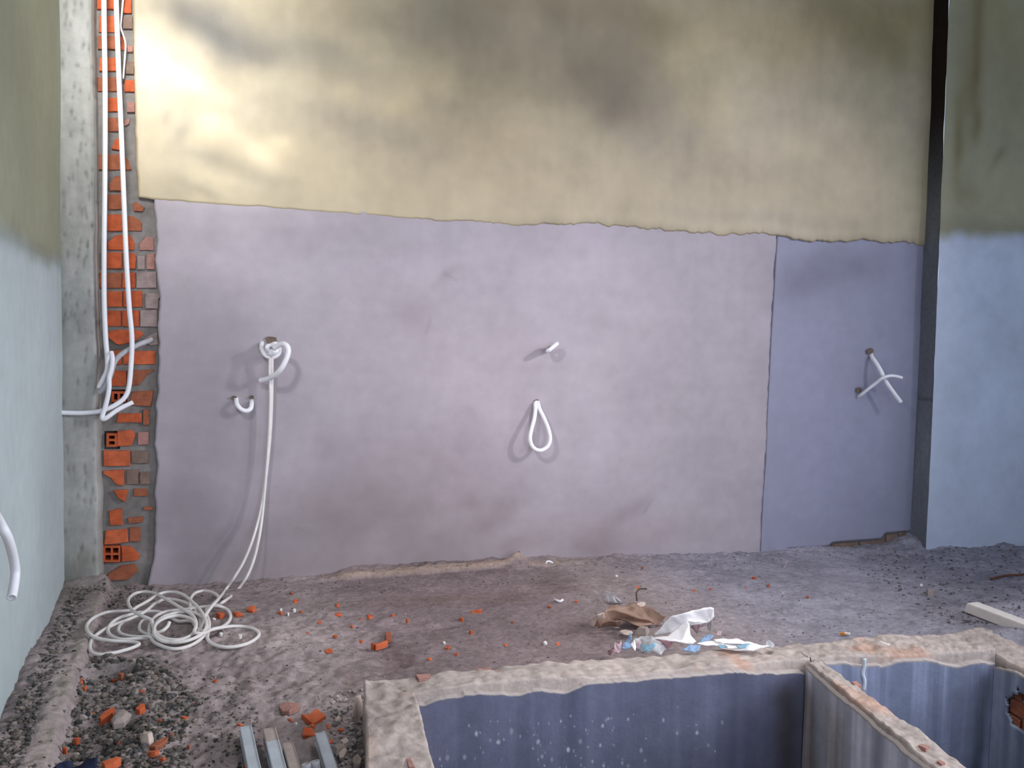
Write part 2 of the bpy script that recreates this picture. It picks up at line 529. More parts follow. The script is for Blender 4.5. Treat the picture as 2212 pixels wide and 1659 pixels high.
for poly, c in [
    (q(209, 254, -16, 20), 'orange'), (q(262, 284, -10, 28), 'orange'), (q(213, 252, 34, 70), 'bright'), (q(266, 286, 36, 62), 'brown'), (q(211, 250, 77, 106), 'dull'),
    ([(260, 78), (268, 75), (273, 92), (271, 108), (261, 108)], 'orange'), (q(274, 287, 98, 112), 'pink'), (q(214, 253, 124, 153), 'bright'), (q(271, 289, 132, 160), 'brown'),
    (q(211, 255, 166, 197), 'dull'), (q(269, 290, 173, 198), 'orange'), (q(233, 258, 211, 241), 'orange'), (q(274, 291, 220, 242), 'pink'), (q(233, 262, 254, 284), 'dull'),
    ([(267, 258), (281, 256), (278, 268), (268, 272)], 'pink'), ([(241, 322), (250, 299), (262, 299), (262, 325)], 'orange'), (q(213, 268, 333, 367), 'dull'),
    ([(268, 338), (277, 345), (284, 366), (268, 367)], 'dull'), ([(236, 396), (248, 380), (264, 380), (264, 412), (236, 412)], 'dull'), (q(233, 264, 420, 452), 'dull'),
    ([(286, 440), (294, 436), (312, 448), (308, 456), (290, 456)], 'dull'), (q(231, 264, 463, 499), 'orange'), ([(270, 467), (288, 467), (300, 474), (307, 484), (306, 499), (270, 499)], 'dull'),
    ([(232, 523), (250, 508), (282, 508), (291, 525), (289, 540), (232, 540)], 'orange'), ([(302, 525), (316, 510), (332, 514), (333, 541), (300, 541)], 'pink'),
    (q(220, 263, 545, 580), 'orange'), ([(266, 545), (290, 547), (294, 560), (292, 581), (266, 580)], 'orange'), (q(317, 334, 548, 582), 'pink'), (q(296, 313, 552, 582), 'pale'),
    (q(215, 262, 589, 622), 'dull'), (q(264, 292, 589, 622), 'orange'), (q(294, 338, 588, 622), 'pale'), (q(231, 264, 629, 663), 'orange'), (q(266, 307, 628, 663), 'orange'),
    ([(314, 634), (350, 631), (354, 638), (342, 645), (341, 668), (314, 667)], 'pale'), (q(231, 262, 671, 705), 'orange'), (q(264, 300, 671, 705), 'orange'), (q(302, 340, 669, 706), 'pale'),
    ([(232, 716), (255, 712), (300, 713), (311, 722), (290, 738), (262, 745), (250, 743), (232, 728)], 'orange'), ([(308, 732), (340, 716), (341, 744), (325, 746)], 'pale'),
    ([(244, 757), (262, 757), (262, 788), (252, 788)], 'orange'), (q(265, 336, 758, 787), 'bright'), (q(241, 272, 801, 834), 'orange'), ([(274, 800), (334, 798), (316, 812), (300, 832), (274, 834)], 'dull'),
    ([(286, 846), (332, 844), (326, 878), (276, 874)], 'dull'), ([(255, 893), (305, 893), (306, 913), (250, 913)], 'orange'), (q(309, 322, 885, 918), 'dull'),
    ([(253, 931), (286, 929), (292, 940), (284, 963), (253, 964)], 'bright'), (q(298, 321, 934, 961), 'pink'), (q(223, 281, 973, 1007), 'bright'), (q(284, 320, 974, 1001), 'brown'),
    ([(223, 1018), (268, 1015), (268, 1049), (252, 1047), (240, 1033), (223, 1023)], 'bright'), (q(273, 300, 1015, 1046), 'brown'), (q(303, 324, 1020, 1046), 'brown'),
    ([(245, 1060), (277, 1058), (270, 1085), (255, 1076)], 'orange'), (q(288, 319, 1056, 1072), 'dull'), ([(235, 1104), (263, 1099), (265, 1134), (238, 1135)], 'orange'),
    ([(276, 1119), (310, 1116), (308, 1128), (278, 1131)], 'dull'), (q(310, 330, 1095, 1102), 'dull'), ([(228, 1147), (275, 1143), (277, 1171), (224, 1177)], 'bright'),
    (q(280, 303, 1140, 1170), 'dull'), ([(262, 1181), (282, 1181), (302, 1200), (298, 1210), (264, 1214)], 'orange'),
    ([(230, 1242), (262, 1222), (292, 1219), (298, 1234), (276, 1253), (230, 1254)], 'dull'),
    # at the foot of the narrow coat
    ([(1798, 1176), (1850, 1171), (1851, 1190), (1796, 1196)], 'brown'), ([(1858, 1171), (1908, 1166), (1908, 1186), (1858, 1190)], 'brown'), ([(1915, 1156), (1938, 1152), (1938, 1172), (1914, 1176)], 'brown'),
    ([(1942, 1151), (1958, 1148), (1959, 1166), (1942, 1168)], 'brown'),
]:
    BRICKS.append((poly, c))


def clay_block(poly_px, front_y, back_y, matname, parent, wfun=None):
    bm = bmesh.new()
    jit = lambda: rng.uniform(-.0012, .0012)
    P = []
    n = len(poly_px)
    for i in range(n):                                  # one extra point per side keeps the broken outline uneven
        a, b = poly_px[i], poly_px[(i + 1) % n]
        P.append(a)
        P.append(((a[0] + b[0]) / 2 + rng.uniform(-.7, .7), (a[1] + b[1]) / 2 + rng.uniform(-.7, .7)))
    pts = [W(x, y, -front_y) for x, y in P]
    c = sum(pts) / len(pts)
    fr = [bm.verts.new((p[0] + jit(), front_y + jit(), p[2] + jit())) for p in [c + (p - c) * .955 for p in pts]]
    rim = [bm.verts.new((p[0], front_y + .004, p[2])) for p in pts]
    bk = [bm.verts.new((p[0], back_y, p[2])) for p in pts]
    m = len(pts)
    bm.faces.new(fr)
    for i in range(m):
        j = (i + 1) % m
        bm.faces.new((fr[i], rim[i], rim[j], fr[j]))
        bm.faces.new((rim[i], bk[i], bk[j], rim[j]))
    return bm_obj('brick', bm, M[matname], parent)


for poly, c in BRICKS:
    clay_block(poly, .0135 + rng.uniform(-.003, .004), .05, 'brick_' + c, wall_back)


def hollow_brick(x0, x1, y0, y1, cols_, rows_, wallpx, parent, c='orange'):
    """end of a hollow clay block: real square channels"""
    bm = bmesh.new()
    xs = [x0]
    cw = ((x1 - x0) - wallpx * (cols_ + 1)) / cols_
    for k in range(cols_):
        xs += [x0 + wallpx * (k + 1) + cw * k, x0 + (wallpx + cw) * (k + 1)]
    xs.append(x1)
    ys = [y0]
    ch = ((y1 - y0) - wallpx * (rows_ + 1)) / rows_
    for k in range(rows_):
        ys += [y0 + wallpx * (k + 1) + ch * k, y0 + (wallpx + ch) * (k + 1)]
    ys.append(y1)
    vv = {}
    fy, by = .012, .075
    for i, x in enumerate(xs):
        for j, y in enumerate(ys):
            p = W(x, y)
            vv[i, j, 0] = bm.verts.new((p[0], fy, p[2]))
            vv[i, j, 1] = bm.verts.new((p[0], by, p[2]))
    back = []
    for i in range(len(xs) - 1):
        for j in range(len(ys) - 1):
            ids = [(i, j), (i + 1, j), (i + 1, j + 1), (i, j + 1)]
            if i % 2 and j % 2:
                for a in range(4):
                    p, s = ids[a], ids[(a + 1) % 4]
                    bm.faces.new((vv[p + (0,)], vv[s + (0,)], vv[s + (1,)], vv[p + (1,)]))
                back.append(bm.faces.new([vv[p + (1,)] for p in ids]))
            else:
                bm.faces.new([vv[p + (0,)] for p in ids])
    e = [(i, 0) for i in range(len(xs))] + [(len(xs) - 1, j) for j in range(1, len(ys))] + [(i, len(ys) - 1) for i in range(len(xs) - 2, -1, -1)] + [(0, j) for j in range(len(ys) - 2, 0, -1)]
    for a in range(len(e)):
        p, s = e[a], e[(a + 1) % len(e)]
        bm.faces.new((vv[p + (0,)], vv[p + (1,)], vv[s + (1,)], vv[s + (0,)]))
    idx = [f.index for f in back]
    o = bm_obj('brick', bm, M['brick_' + c], parent)
    o.data.materials.append(M['hole'])
    # channel ends get a near-black colour standing in for the shade inside
    for p in o.data.polygons:
        if all(abs(o.data.vertices[k].co.y - by) < 1e-4 for k in p.vertices):
            p.material_index = 1
    o['label'] = 'hollow clay block end with square holes'
    return o


# cut the mortar bed open behind the hollow blocks so the channels run deep
for (x0, x1, y0, y1, cn, rn, wp) in [(222, 259, 1181, 1216, 2, 2, 4), (229, 252, 937, 966, 1, 2, 5), (240, 271, 846, 869, 2, 1, 5)]:
    hollow_brick(x0, x1, y0, y1, cn, rn, wp, wall_back)
bm = bmesh.new()
bm.from_mesh(wall_back.data)
dead = []
for (x0, x1, y0, y1) in [(222, 259, 1181, 1216), (229, 252, 937, 966), (240, 271, 846, 869)]:
    a, b = W(x0, y1), W(x1, y0)
    dead += [f for f in bm.faces if a[0] - .01 < f.calc_center_median().x < b[0] + .01 and a[2] - .01 < f.calc_center_median().z < b[2] + .01]
bmesh.ops.delete(bm, geom=list(set(dead)), context='FACES')
bm.to_mesh(wall_back.data)
bm.free()
box_struct('wall_back_core', (-.9, .085, -.25), (X_PIL + .1, .2, CEIL), M['plain'])
bpy.data.objects['wall_back_core'].name = 'wall_north'

# --- concrete column in the left corner
CF = .07                                               # its face stands 7 cm in front of the plaster
nu, nv = 60, 260
u = np.linspace(0, 1, nu)[:, None]
v = np.linspace(0, 1, nv)[None, :]
Z = -.2 + v * (CEIL + .2) + 0 * u
cr = edge_fn([(197, -250), (201, 0), (203, 150), (206, 300), (208, 500), (210, 700), (212, 850), (214, 1000), (216, 1150), (218, 1280)], 2, 0, CF)
xl = W(130, 700, CF)[0] - .06
s = u * 1.25                                            # 0..1 face, 1..1.25 right side
xrr = cr(Z) + fbm(Z, Z * 0, .15, 3, 101) * .004
rr = .012
X = np.where(s <= 1, xl + (xrr - xl) * np.minimum(s, 1), xrr)
Y = np.where(s <= 1, -CF, -CF + (s - 1) / .25 * (CF + .03))
edge = np.exp(-((s - 1) / .06) ** 2)
X = X - edge * .008
Y = Y + edge * .006 + fbm(X, Z, .25, 4, 102) * .006 + fbm(X, Z, .05, 3, 103) * .002
band = sum(.5 * np.exp(-((Z - W(170, py, CF)[2]) / .006) ** 2) for py in (790, 985, 560))
Y = Y + band * .004
col = srgb(158, 158, 152) * (1 + .16 * fbm(X, Z, .2, 5, 104) + .08 * fbm(X * 3, Z, .08, 3, 105))[..., None]
col = blobs(X, Z, col, [(165, 60, 30, 70, 0, (1.25, 1.25, 1.28)), (150, 250, 14, 40, 0, (.82, .82, .82)), (165, 280, 20, 20, 0, (.8, .8, .8)), (150, 830, 16, 60, 0, (.86, .86, .86)), (155, 1010, 14, 60, 0, (.8, .8, .82)),  # first patch paints the light on the column's top
                        (160, 1130, 20, 60, 0, (.85, .85, .85)), (155, 1260, 60, 40, 0, (.6, .62, .58)), (190, 1215, 30, 30, 0, (.85, .85, .78)), (135, 700, 8, 500, 0, (.8, .8, .78))],
            wfun=lambda a, b: W(a, b, CF), seed=35)
pr = rng.random
for k in range(120):                                    # blow holes and scratches
    p = W(rng.uniform(132, 212), rng.uniform(0, 1240), CF)
    g = np.exp(-(((X - p[0]) / .006) ** 2 + ((Z - p[2]) / rng.uniform(.006, .018)) ** 2))
    col = col * (1 - .35 * g[..., None])
    Y = Y + g * .003
colm = mesh_obj('column', np.stack([X, Y, Z], -1).reshape(-1, 3), grid_faces(nu, nv), M['concrete'], None, col.reshape(-1, 3))
colm['kind'] = 'structure'
colm['label'] = 'bare cast concrete column in the left corner'

# --- left wall with its opening (outside the picture)
nu, nv = 200, 150
yy = np.linspace(.2, -1.62, nu)[:, None]
Z = -.2 + v[:, :1] * 0 + np.linspace(0, 1, nv)[None, :] * (CEIL + .2) + 0 * yy
t = (yy - LP[1]) / LDIR[1] + 0 * Z
off = fbm(t, Z, .8, 4, 111) * .007 + fbm(t, Z, .2, 3, 112) * .0015
X = LP[0] + LDIR[0] * t + LN[0] * off
Yw = LP[1] + LDIR[1] * t + LN[1] * off
zb_ = LW(60, 528)[2]
lo = sstep(zb_ + .03, zb_ - .06, Z + .03 * fbm(t, Z, .3, 3, 113))[..., None]
col = (srgb(150, 152, 128) * (1 - lo) + srgb(182, 194, 194) * lo) * (1 + .08 * fbm(t, Z, .5, 5, 114) + .03 * fbm(t, Z * 4, .3, 3, 115))[..., None]
col = col * (1 - .30 * np.exp(-((Z - zb_ + .01 + .02 * fbm(t, Z, .2, 3, 116)) / .035) ** 2)[..., None])
col = blobs(t, Z, col, [], seed=45)
wl = mesh_obj('wall_left', np.stack([X, Yw, Z], -1).reshape(-1, 3), grid_faces(nu, nv)[:, ::-1], M['plaster_new'], None, col.reshape(-1, 3))
wl['kind'] = 'structure'


def lwp(y, off=0):
    t = (y - LP[1]) / LDIR[1]
    return np.array([LP[0] + LDIR[0] * t + LN[0] * off, y, 0])


def lw_box(bm, ya, yb, za, zb, th=.14):
    a, b = lwp(ya), lwp(yb)
    c, d = a - LN * th, b - LN * th
    vs = [bm.verts.new((p[0], p[1], z)) for z in (za, zb) for p in (a, b, d, c)]
    for f in ((0, 1, 2, 3), (4, 5, 6, 7), (0, 1, 5, 4), (1, 2, 6, 5), (2, 3, 7, 6), (3, 0, 4, 7)):
        bm.faces.new([vs[k] for k in f])


bm = bmesh.new()
lw_box(bm, -1.62, -1.75, -.2, CEIL)
lw_box(bm, -1.75, -3.25, -.2, 1.65)
lw_box(bm, -1.75, -3.25, 3.25, CEIL)
lw_box(bm, -3.25, -5.6, -.2, CEIL)
o = bm_obj('wall_left', bm, M['plain'])
o['kind'] = 'structure'

# --- pilaster / right wall standing forward of the back wall
xL_top, xL_bot = None, None
nu, nv = 120, 190
u = np.linspace(0, 1, nu)[:, None]
v = np.linspace(0, 1, nv)[None, :]
Z = -.2 + v * (CEIL + .2) + 0 * u
ed = edge_fn([(2058, -250), (2050, 0), (2040, 250), (2031, 480), (2022, 700), (2012, 950), (2001, 1170), (1999, 1230)], 2, 0, PIL_D)
xe = ed(Z) + fbm(Z, Z * 0, .2, 3, 121) * .002
X = xe + u ** 1.3 * (6.1 - xe)
Y = -PIL_D + fbm(X, Z, .8, 4, 122) * .006 + fbm(X, Z, .2, 3, 123) * .0015
zj = W(2100, 508, PIL_D)[2]
lo = sstep(zj + .04, zj - .05, Z + .03 * fbm(X, Z, .15, 3, 124))[..., None]
col = (srgb(158, 154, 126) * (1 - lo) + srgb(194, 202, 217) * lo) * (1 + .10 * fbm(X, Z, .4, 5, 125) + .04 * fbm(X, Z, .1, 3, 126))[..., None]
col = col * (1 - .16 * np.exp(-((Z - zj - .04) / .06) ** 2)[..., None])
col = blobs(X, Z, col, [(2108, 120, 14, 130, 0, (.62, .52, .40)), (2085, 200, 20, 150, 3, (.80, .74, .62)), (2068, 330, 12, 110, 4, (.70, .62, .50)), (2110, 280, 12, 60, 0, (.70, .62, .5)), (2150, 350, 8, 34, -30, (.75, .72, .66)),
                        (2160, 60, 80, 80, 0, (.92, .88, .78)), (2190, 200, 50, 90, 0, (.9, .88, .82)), (2090, 430, 30, 30, 0, (.85, .80, .74)), (2130, 620, 90, 60, 0, (1.06, 1.07, 1.09)), (2150, 880, 90, 200, 0, (1.05, 1.06, 1.09))],
            wfun=lambda a, b: W(a, b, PIL_D), seed=55)
wr = mesh_obj('wall_right', np.stack([X, Y, Z], -1).reshape(-1, 3), grid_faces(nu, nv), M['plaster_new'], None, col.reshape(-1, 3))
wr['kind'] = 'structure'
# its narrow side face turned to the left: shade painted near black above, grey render below
nu2 = 8
s = np.linspace(0, 1, nu2)[:, None]
Z2 = Z[:1, :] + 0 * s
Xs = xe[:1, :] + .004 + s * .004 + fbm(Z2, s * 3, .2, 3, 131) * .002
Ys = -PIL_D + .003 + s * (PIL_D + .10) + 0 * Xs
zk = W(2003, 560, 0)[2]
zk1 = W(2012, 330, 0)[2]
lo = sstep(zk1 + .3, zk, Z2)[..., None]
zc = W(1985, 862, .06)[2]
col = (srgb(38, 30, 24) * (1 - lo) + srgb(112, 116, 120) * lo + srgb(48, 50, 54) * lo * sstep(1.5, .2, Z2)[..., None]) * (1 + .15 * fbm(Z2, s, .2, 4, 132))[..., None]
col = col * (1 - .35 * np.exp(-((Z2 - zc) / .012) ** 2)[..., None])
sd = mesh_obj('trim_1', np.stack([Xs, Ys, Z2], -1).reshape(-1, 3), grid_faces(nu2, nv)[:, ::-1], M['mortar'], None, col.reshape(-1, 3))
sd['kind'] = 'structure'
sd['label'] = 'return of the pilaster beside the back wall, its shade painted dark'

# --- shell out of the picture
bm = bmesh.new()
for lo_, hi_ in (((-1.2, -5.6), (6.2, -2.9)), ((-1.2, -1.9), (6.2, .2)), ((-1.2, -2.9), (1.0, -1.9)), ((2.2, -2.9), (6.2, -1.9))):  # gap left for the added overhead lamp
    box_bm(bm, (*lo_, CEIL), (*hi_, CEIL + .12))
o = bm_obj('ceiling', bm, M['plain'])
o['kind'] = 'structure'
bm = bmesh.new()
box_bm(bm, (5.55, -1.6, -.2), (5.7, .1, CEIL))
box_bm(bm, (5.55, -5.6, -.2), (5.7, -1.6, 1.1))
box_bm(bm, (5.55, -5.6, 3.1), (5.7, -1.6, CEIL))
o = bm_obj('wall_east', bm, M['plain'])
o['kind'] = 'structure'

# ================================================================== TANK footprint (on its rim plane)
RIM = .12
tA, tB = G(786, 1468, RIM), G(2120, 1357, RIM)
iL, iP1, iP2, iR = G(897, 1500, RIM), G(1738, 1430, RIM), G(1781, 1424, RIM), G(2150, 1412, RIM)


def ext(a, px2, py2, y=-3.25, z=RIM):
    b = G(px2, py2, z)
    t = (y - a[1]) / (b[1] - a[1])
    return a + (b - a) * t


eA, eL, eP1, eP2 = ext(tA, 792, 1659), ext(iL, 941, 1659), ext(iP1, 2010, 1659), ext(iP2, 2106, 1659)
eR = ext(iR, 2201, 1437)
tB = np.array([tB[0] + .05, tB[1], RIM])
eB = eR + (tB - iR) * 1.0
eB[1] = -3.25
TANK = [tA, tB, eB, eA]

# ================================================================== FLOOR
def floor_h(x, y):
    """height of the dirt: lumps, a ledge along the left wall and along the back wall, a heap in the right corner"""
    dl = (x - (LP[0] + LDIR[0] * (y - LP[1]) / LDIR[1]))      # distance from left wall
    rough = np.clip(.30 + .9 * sstep(.85, .0, x) * sstep(-.3, -.8, y) + .9 * sstep(3.2, 4.2, x) + .5 * sstep(-.18, 0, y), .2, 1.3)
    h = fbm(x, y, .55, 3, 201) * .014 + fbm(x, y, .14, 3, 202) * .010 * rough + fbm(x, y, .045, 3, 203) * .008 * rough + fbm(x, y, .016, 2, 204) * .004 * rough
    led = sstep(.19, .155, dl) * sstep(.35, .1, y + .02)
    h = h + led * (.045 - .0 * dl)
    lb = sstep(-.13, -.10, y) * sstep(.30, .45, x + .1 * fbm(x, y, .2, 3, 205)) * sstep(1.95, 1.2, x)
    h = h + lb * .022 - .075 * sstep(1.5, 3.9, x) * sstep(-1.3, -.5, y) + .032 * np.exp(-((x - 3.3) / .4) ** 2) * sstep(-.22, -.02, y)
    h = h + .075 * np.exp(-((x - 3.92) / .20) ** 2 - ((y + .0) / .12) ** 2)
    h = h + .05 * np.exp(-((x - 1.36) / .05) ** 2 - ((y + .10) / .05) ** 2)          # clod under the knotted string
    h = h + .035 * np.exp(-((x + .62) / .12) ** 2 - ((y + .06) / .05) ** 2)
    for (px, py, sx, sy, a) in [(815, 1385, .05, .03, -.03), (850, 1428, .07, .03, -.022), (890, 1345, .06, .03, -.014), (960, 1350, .08, .02, -.012), (240, 1460, .09, .05, -.035),
                                (765, 1535, .05, .05, -.05), (280, 1560, .1, .04, -.02)]:
        c = G(px, py)
        h = h + a * np.exp(-((x - c[0]) / sx) ** 2 - ((y - c[1]) / sy) ** 2)
    # dirt banked up against the tank's right end, a little against its back
    h = h + (RIM - .035) * sstep(2.45, 3.0, x) * sstep(-1.15, -1.5, y)
    h = h + .03 * np.exp(-((y - (tA[1] + (x - tA[0]) * (tB[1] - tA[1]) / (tB[0] - tA[0]))) / .08) ** 2) * sstep(.5, 1.2, x)
    return h


ys = np.concatenate([np.linspace(.10, -2.25, 300), np.linspace(-2.3, -5.6, 16)])
xs = np.concatenate([np.linspace(-1.0, 3.0, 470), np.linspace(3.01, 6.0, 190)])
X, Y = np.meshgrid(xs, ys, indexing='ij')
Z = floor_h(X, Y)
P = np.stack([X, Y, Z], -1)
cx = (X[:-1, :-1] + X[1:, 1:]) / 2
cy = (Y[:-1, :-1] + Y[1:, 1:]) / 2
cen = sum(TANK) / 4
shr = [cen + (p - cen) * .985 for p in TANK]
keep = ~in_poly(cx, cy, [(p[0], p[1]) for p in shr])
dl = (X - (LP[0] + LDIR[0] * (Y - LP[1]) / LDIR[1]))
base = srgb(150, 138, 136)
col = base * np.clip(1 + .20 * fbm(X, Y, .45, 5, 211, .6) + .17 * fbm(X, Y, .09, 4, 212, .6) + .12 * fbm(X, Y, .02, 2, 213) - .5 * np.clip(fbm(X, Y * 1.6, .03, 3, 218) - .55, 0, 1) + .35 * np.clip(fbm(X, Y * 1.5, .028, 3, 219) - .6, 0, 1), .3, 2)[..., None]
k = sstep(.9, -.1, X)[..., None] * sstep(-.2, -.7, Y)[..., None]
col = col * (1 - k * (1 - np.array([1.06, 1.06, 1.06])))                                      # dark gravelly corner
k = (sstep(.25, .6, X) * sstep(1.7, 1.2, X))[..., None]
col = col * (1 - k * (1 - np.array([.74, .70, .72])))                                      # brown trodden middle
k = sstep(1.7, 2.4, X)[..., None]
col = col * (1 + k * (np.array([1.08, 1.24, 1.46]) - 1))                                   # pale cement dust on the right
k = (sstep(.168, .156, dl) * sstep(.108, .125, dl) * sstep(-.22, -.3, Y))[..., None] * (.75 + .25 * fbm(X, Y, .1, 3, 215))[..., None]
col = col * (1 - k) + srgb(164, 154, 144) * k                                              # smooth mortar edge of the ledge
k = (sstep(-.135, -.10, Y) * sstep(-.05, -.07, Y) * sstep(.35, .5, X) * sstep(1.9, 1.3, X))[..., None] * .6
col = col * (1 - k) + srgb(172, 152, 132) * k
col = col * (1 - .25 * sstep(.012, .0, np.abs(dl))[..., None])
for (px, py, rx, ry, mul) in [(1190, 1255, 45, 25, (.72, .70, .68)), (1900, 1290, 120, 40, (1.08, 1.08, 1.08)), (860, 1420, 50, 30, (.6, .55, .55)), (1000, 1290, 250, 12, (.86, .8, .76)), (160, 1300, 60, 40, (.78, .82, .76)),
                              (770, 1470, 40, 30, (.8, .74, .7)), (240, 1470, 60, 30, (.62, .66, .64)), (2100, 1230, 120, 30, (.80, .80, .82)), (1350, 1360, 90, 25, (.86, .82, .82)), (2080, 1320, 60, 30, (.82, .82, .82))]:
    c, e, g = G(px, py), G(px + rx, py), G(px, py + ry)
    g2 = np.exp(-((X - c[0] + .06 * fbm(X, Y, .1, 3, 216)) / (e[0] - c[0])) ** 2 - ((Y - c[1] + .06 * fbm(X, Y, .1, 3, 217)) / (g[1] - c[1])) ** 2)[..., None]
    col = col * (1 + g2 * (np.array(mul) - 1))
fl = mesh_obj('floor', P.reshape(-1, 3), grid_faces(len(xs), len(ys), keep)[:, ::-1], M['dirt'], None, col.reshape(-1, 3))
fl['kind'] = 'structure'


def ground(px, py, lift=0.0):
    """point of the dirt surface seen at a pixel"""
    z = 0.0
    for _ in range(6):
        p = G(px, py, z)
        z = float(floor_h(np.array([p[0]]), np.array([p[1]]))[0])
    return np.array([p[0], p[1], z + lift])


# ================================================================== TANK
tank = empty('concrete_tank', (float(cen[0]), float(cen[1]), RIM))
tag(tank, 'open sunken concrete tank with two chambers divided by a narrow wall', 'tank')
ZB = -.95


def rough_wall(name, quad, ztop, zbot, seed, amp=.012, nl=200, nw=26):
    """quad: a0,a1 one long side, b0,b1 the other; rough top and both long sides as one skin"""
    a0, a1, b0, b1 = [np.array(p[:2]) for p in quad]
    s = np.linspace(0, 1, nl)
    prof = [('a', zbot), ('a', zbot * .5), ('a', -.15), ('a', -.05), ('a', .02), ('a', ztop - .04), ('a', ztop - .012)]
    rows = []
    for w_, z in [(0, zbot), (0, -.3), (0, -.1), (0, 0), (0, ztop - .06), (0, ztop - .03), (0, ztop - .008)] + \
                 [(t, ztop) for t in np.linspace(.02, .98, nw)] + [(1, ztop - .008), (1, ztop - .03), (1, ztop - .06), (1, 0), (1, -.1), (1, -.3), (1, zbot)]:
        pa = a0[None] + (a1 - a0)[None] * s[:, None]
        pb = b0[None] + (b1 - b0)[None] * s[:, None]
        p = pa + (pb - pa) * w_
        rows.append(np.column_stack([p, np.full(nl, z)]))
    P = np.stack(rows, 1)
    x, y, z = P[..., 0], P[..., 1], P[..., 2]
    top = sstep(ztop - .05, ztop, z)
    P[..., 2] += top * (fbm(x, y, .22, 4, seed) * amp + fbm(x, y, .03, 3, seed + 1) * amp * .45)
    d = (b0 - a0) / np.linalg.norm(b0 - a0)
    lat = fbm(x + y * .7, z * 2 + y, .10, 4, seed + 2) * .004 * np.sign(np.linspace(-1, 1, P.shape[1]))[None, :]
    P[..., 0] += d[0] * lat
    P[..., 1] += d[1] * lat
    col = srgb(176, 164, 156) * (1 + .14 * fbm(x, y, .18, 4, seed + 3) + .2 * fbm(x, y, .03, 4, seed + 4, .65))[..., None]
    warm = np.clip(fbm(x, y, .16, 3, seed + 5) * 1.6 - .55, 0, 1)[..., None]
    col = col * (1 - warm * (1 - np.array([1.08, .86, .76])))
    return mesh_obj(name, P.reshape(-1, 3), grid_faces(P.shape[0], P.shape[1]), M['mortar'], tank, col.reshape(-1, 3))


L_TH = .035                                             # thickness of the render on the inner faces
d2 = lambda a, b: (np.array(b[:2]) - np.array(a[:2])) / np.linalg.norm(np.array(b[:2]) - np.array(a[:2]))
nb = np.array([-d2(iL, iR)[1], d2(iL, iR)[0], 0])       # outwards (away from the camera) for the back wall
if nb[1] < 0:
    nb = -nb
nr = np.array([-d2(iR, eR)[1], d2(iR, eR)[0], 0])
if nr[0] < 0:
    nr = -nr
npn = np.array([-d2(iP1, eP1)[1], d2(iP1, eP1)[0], 0])
if npn[0] < 0:
    npn = -npn
iM = (iP1 + iP2) / 2
tM = tA + (tB - tA) * ((iM - iL) @ (tB - tA)) / ((tB - tA) @ (tB - tA)) + (tB - tA) * (((iL - tA) @ (tB - tA)) / ((tB - tA) @ (tB - tA)))


def outn(a, b, back):
    n = np.array([-d2(a, b)[1], d2(a, b)[0], 0])
    return n if (n[1] > 0) == back else -n


nb1, nb2 = outn(iL, iP1, True), outn(iP2, iR, True)
rough_wall('back_rim', (tA, tM, iL + nb1 * .022, iM + nb1 * .022), RIM, ZB, 301)
rough_wall('left_rim', (tA, eA, iL + nb1 * .024, eL), RIM + .002, ZB, 311)
KC = iR + nb2 * .022 + nr * .020
rough_wall('back_rim', (tM, tB, iM + nb2 * .022, KC), RIM, ZB, 301)
rough_wall('partition', (iP1 + npn * .016, eP1 + npn * .016, iP2 - npn * .016, eP2 - npn * .016), RIM - .002, ZB, 321, amp=.010)
rough_wall('right_rim', (tB, eB, KC, eR + nr * .020), RIM - .012, ZB, 331)
rough_wall('front_rim', (eA, eB, eA + np.array([0, -.15, 0]), eB + np.array([0, -.15, 0])), RIM, ZB, 341, nl=40)
bm = bmesh.new()
box_bm(bm, (.2, -3.4, ZB - .08), (3.3, -1.3, ZB))
bm_obj('base_slab', bm, M['plain'], tank)

spat = random.Random(11)


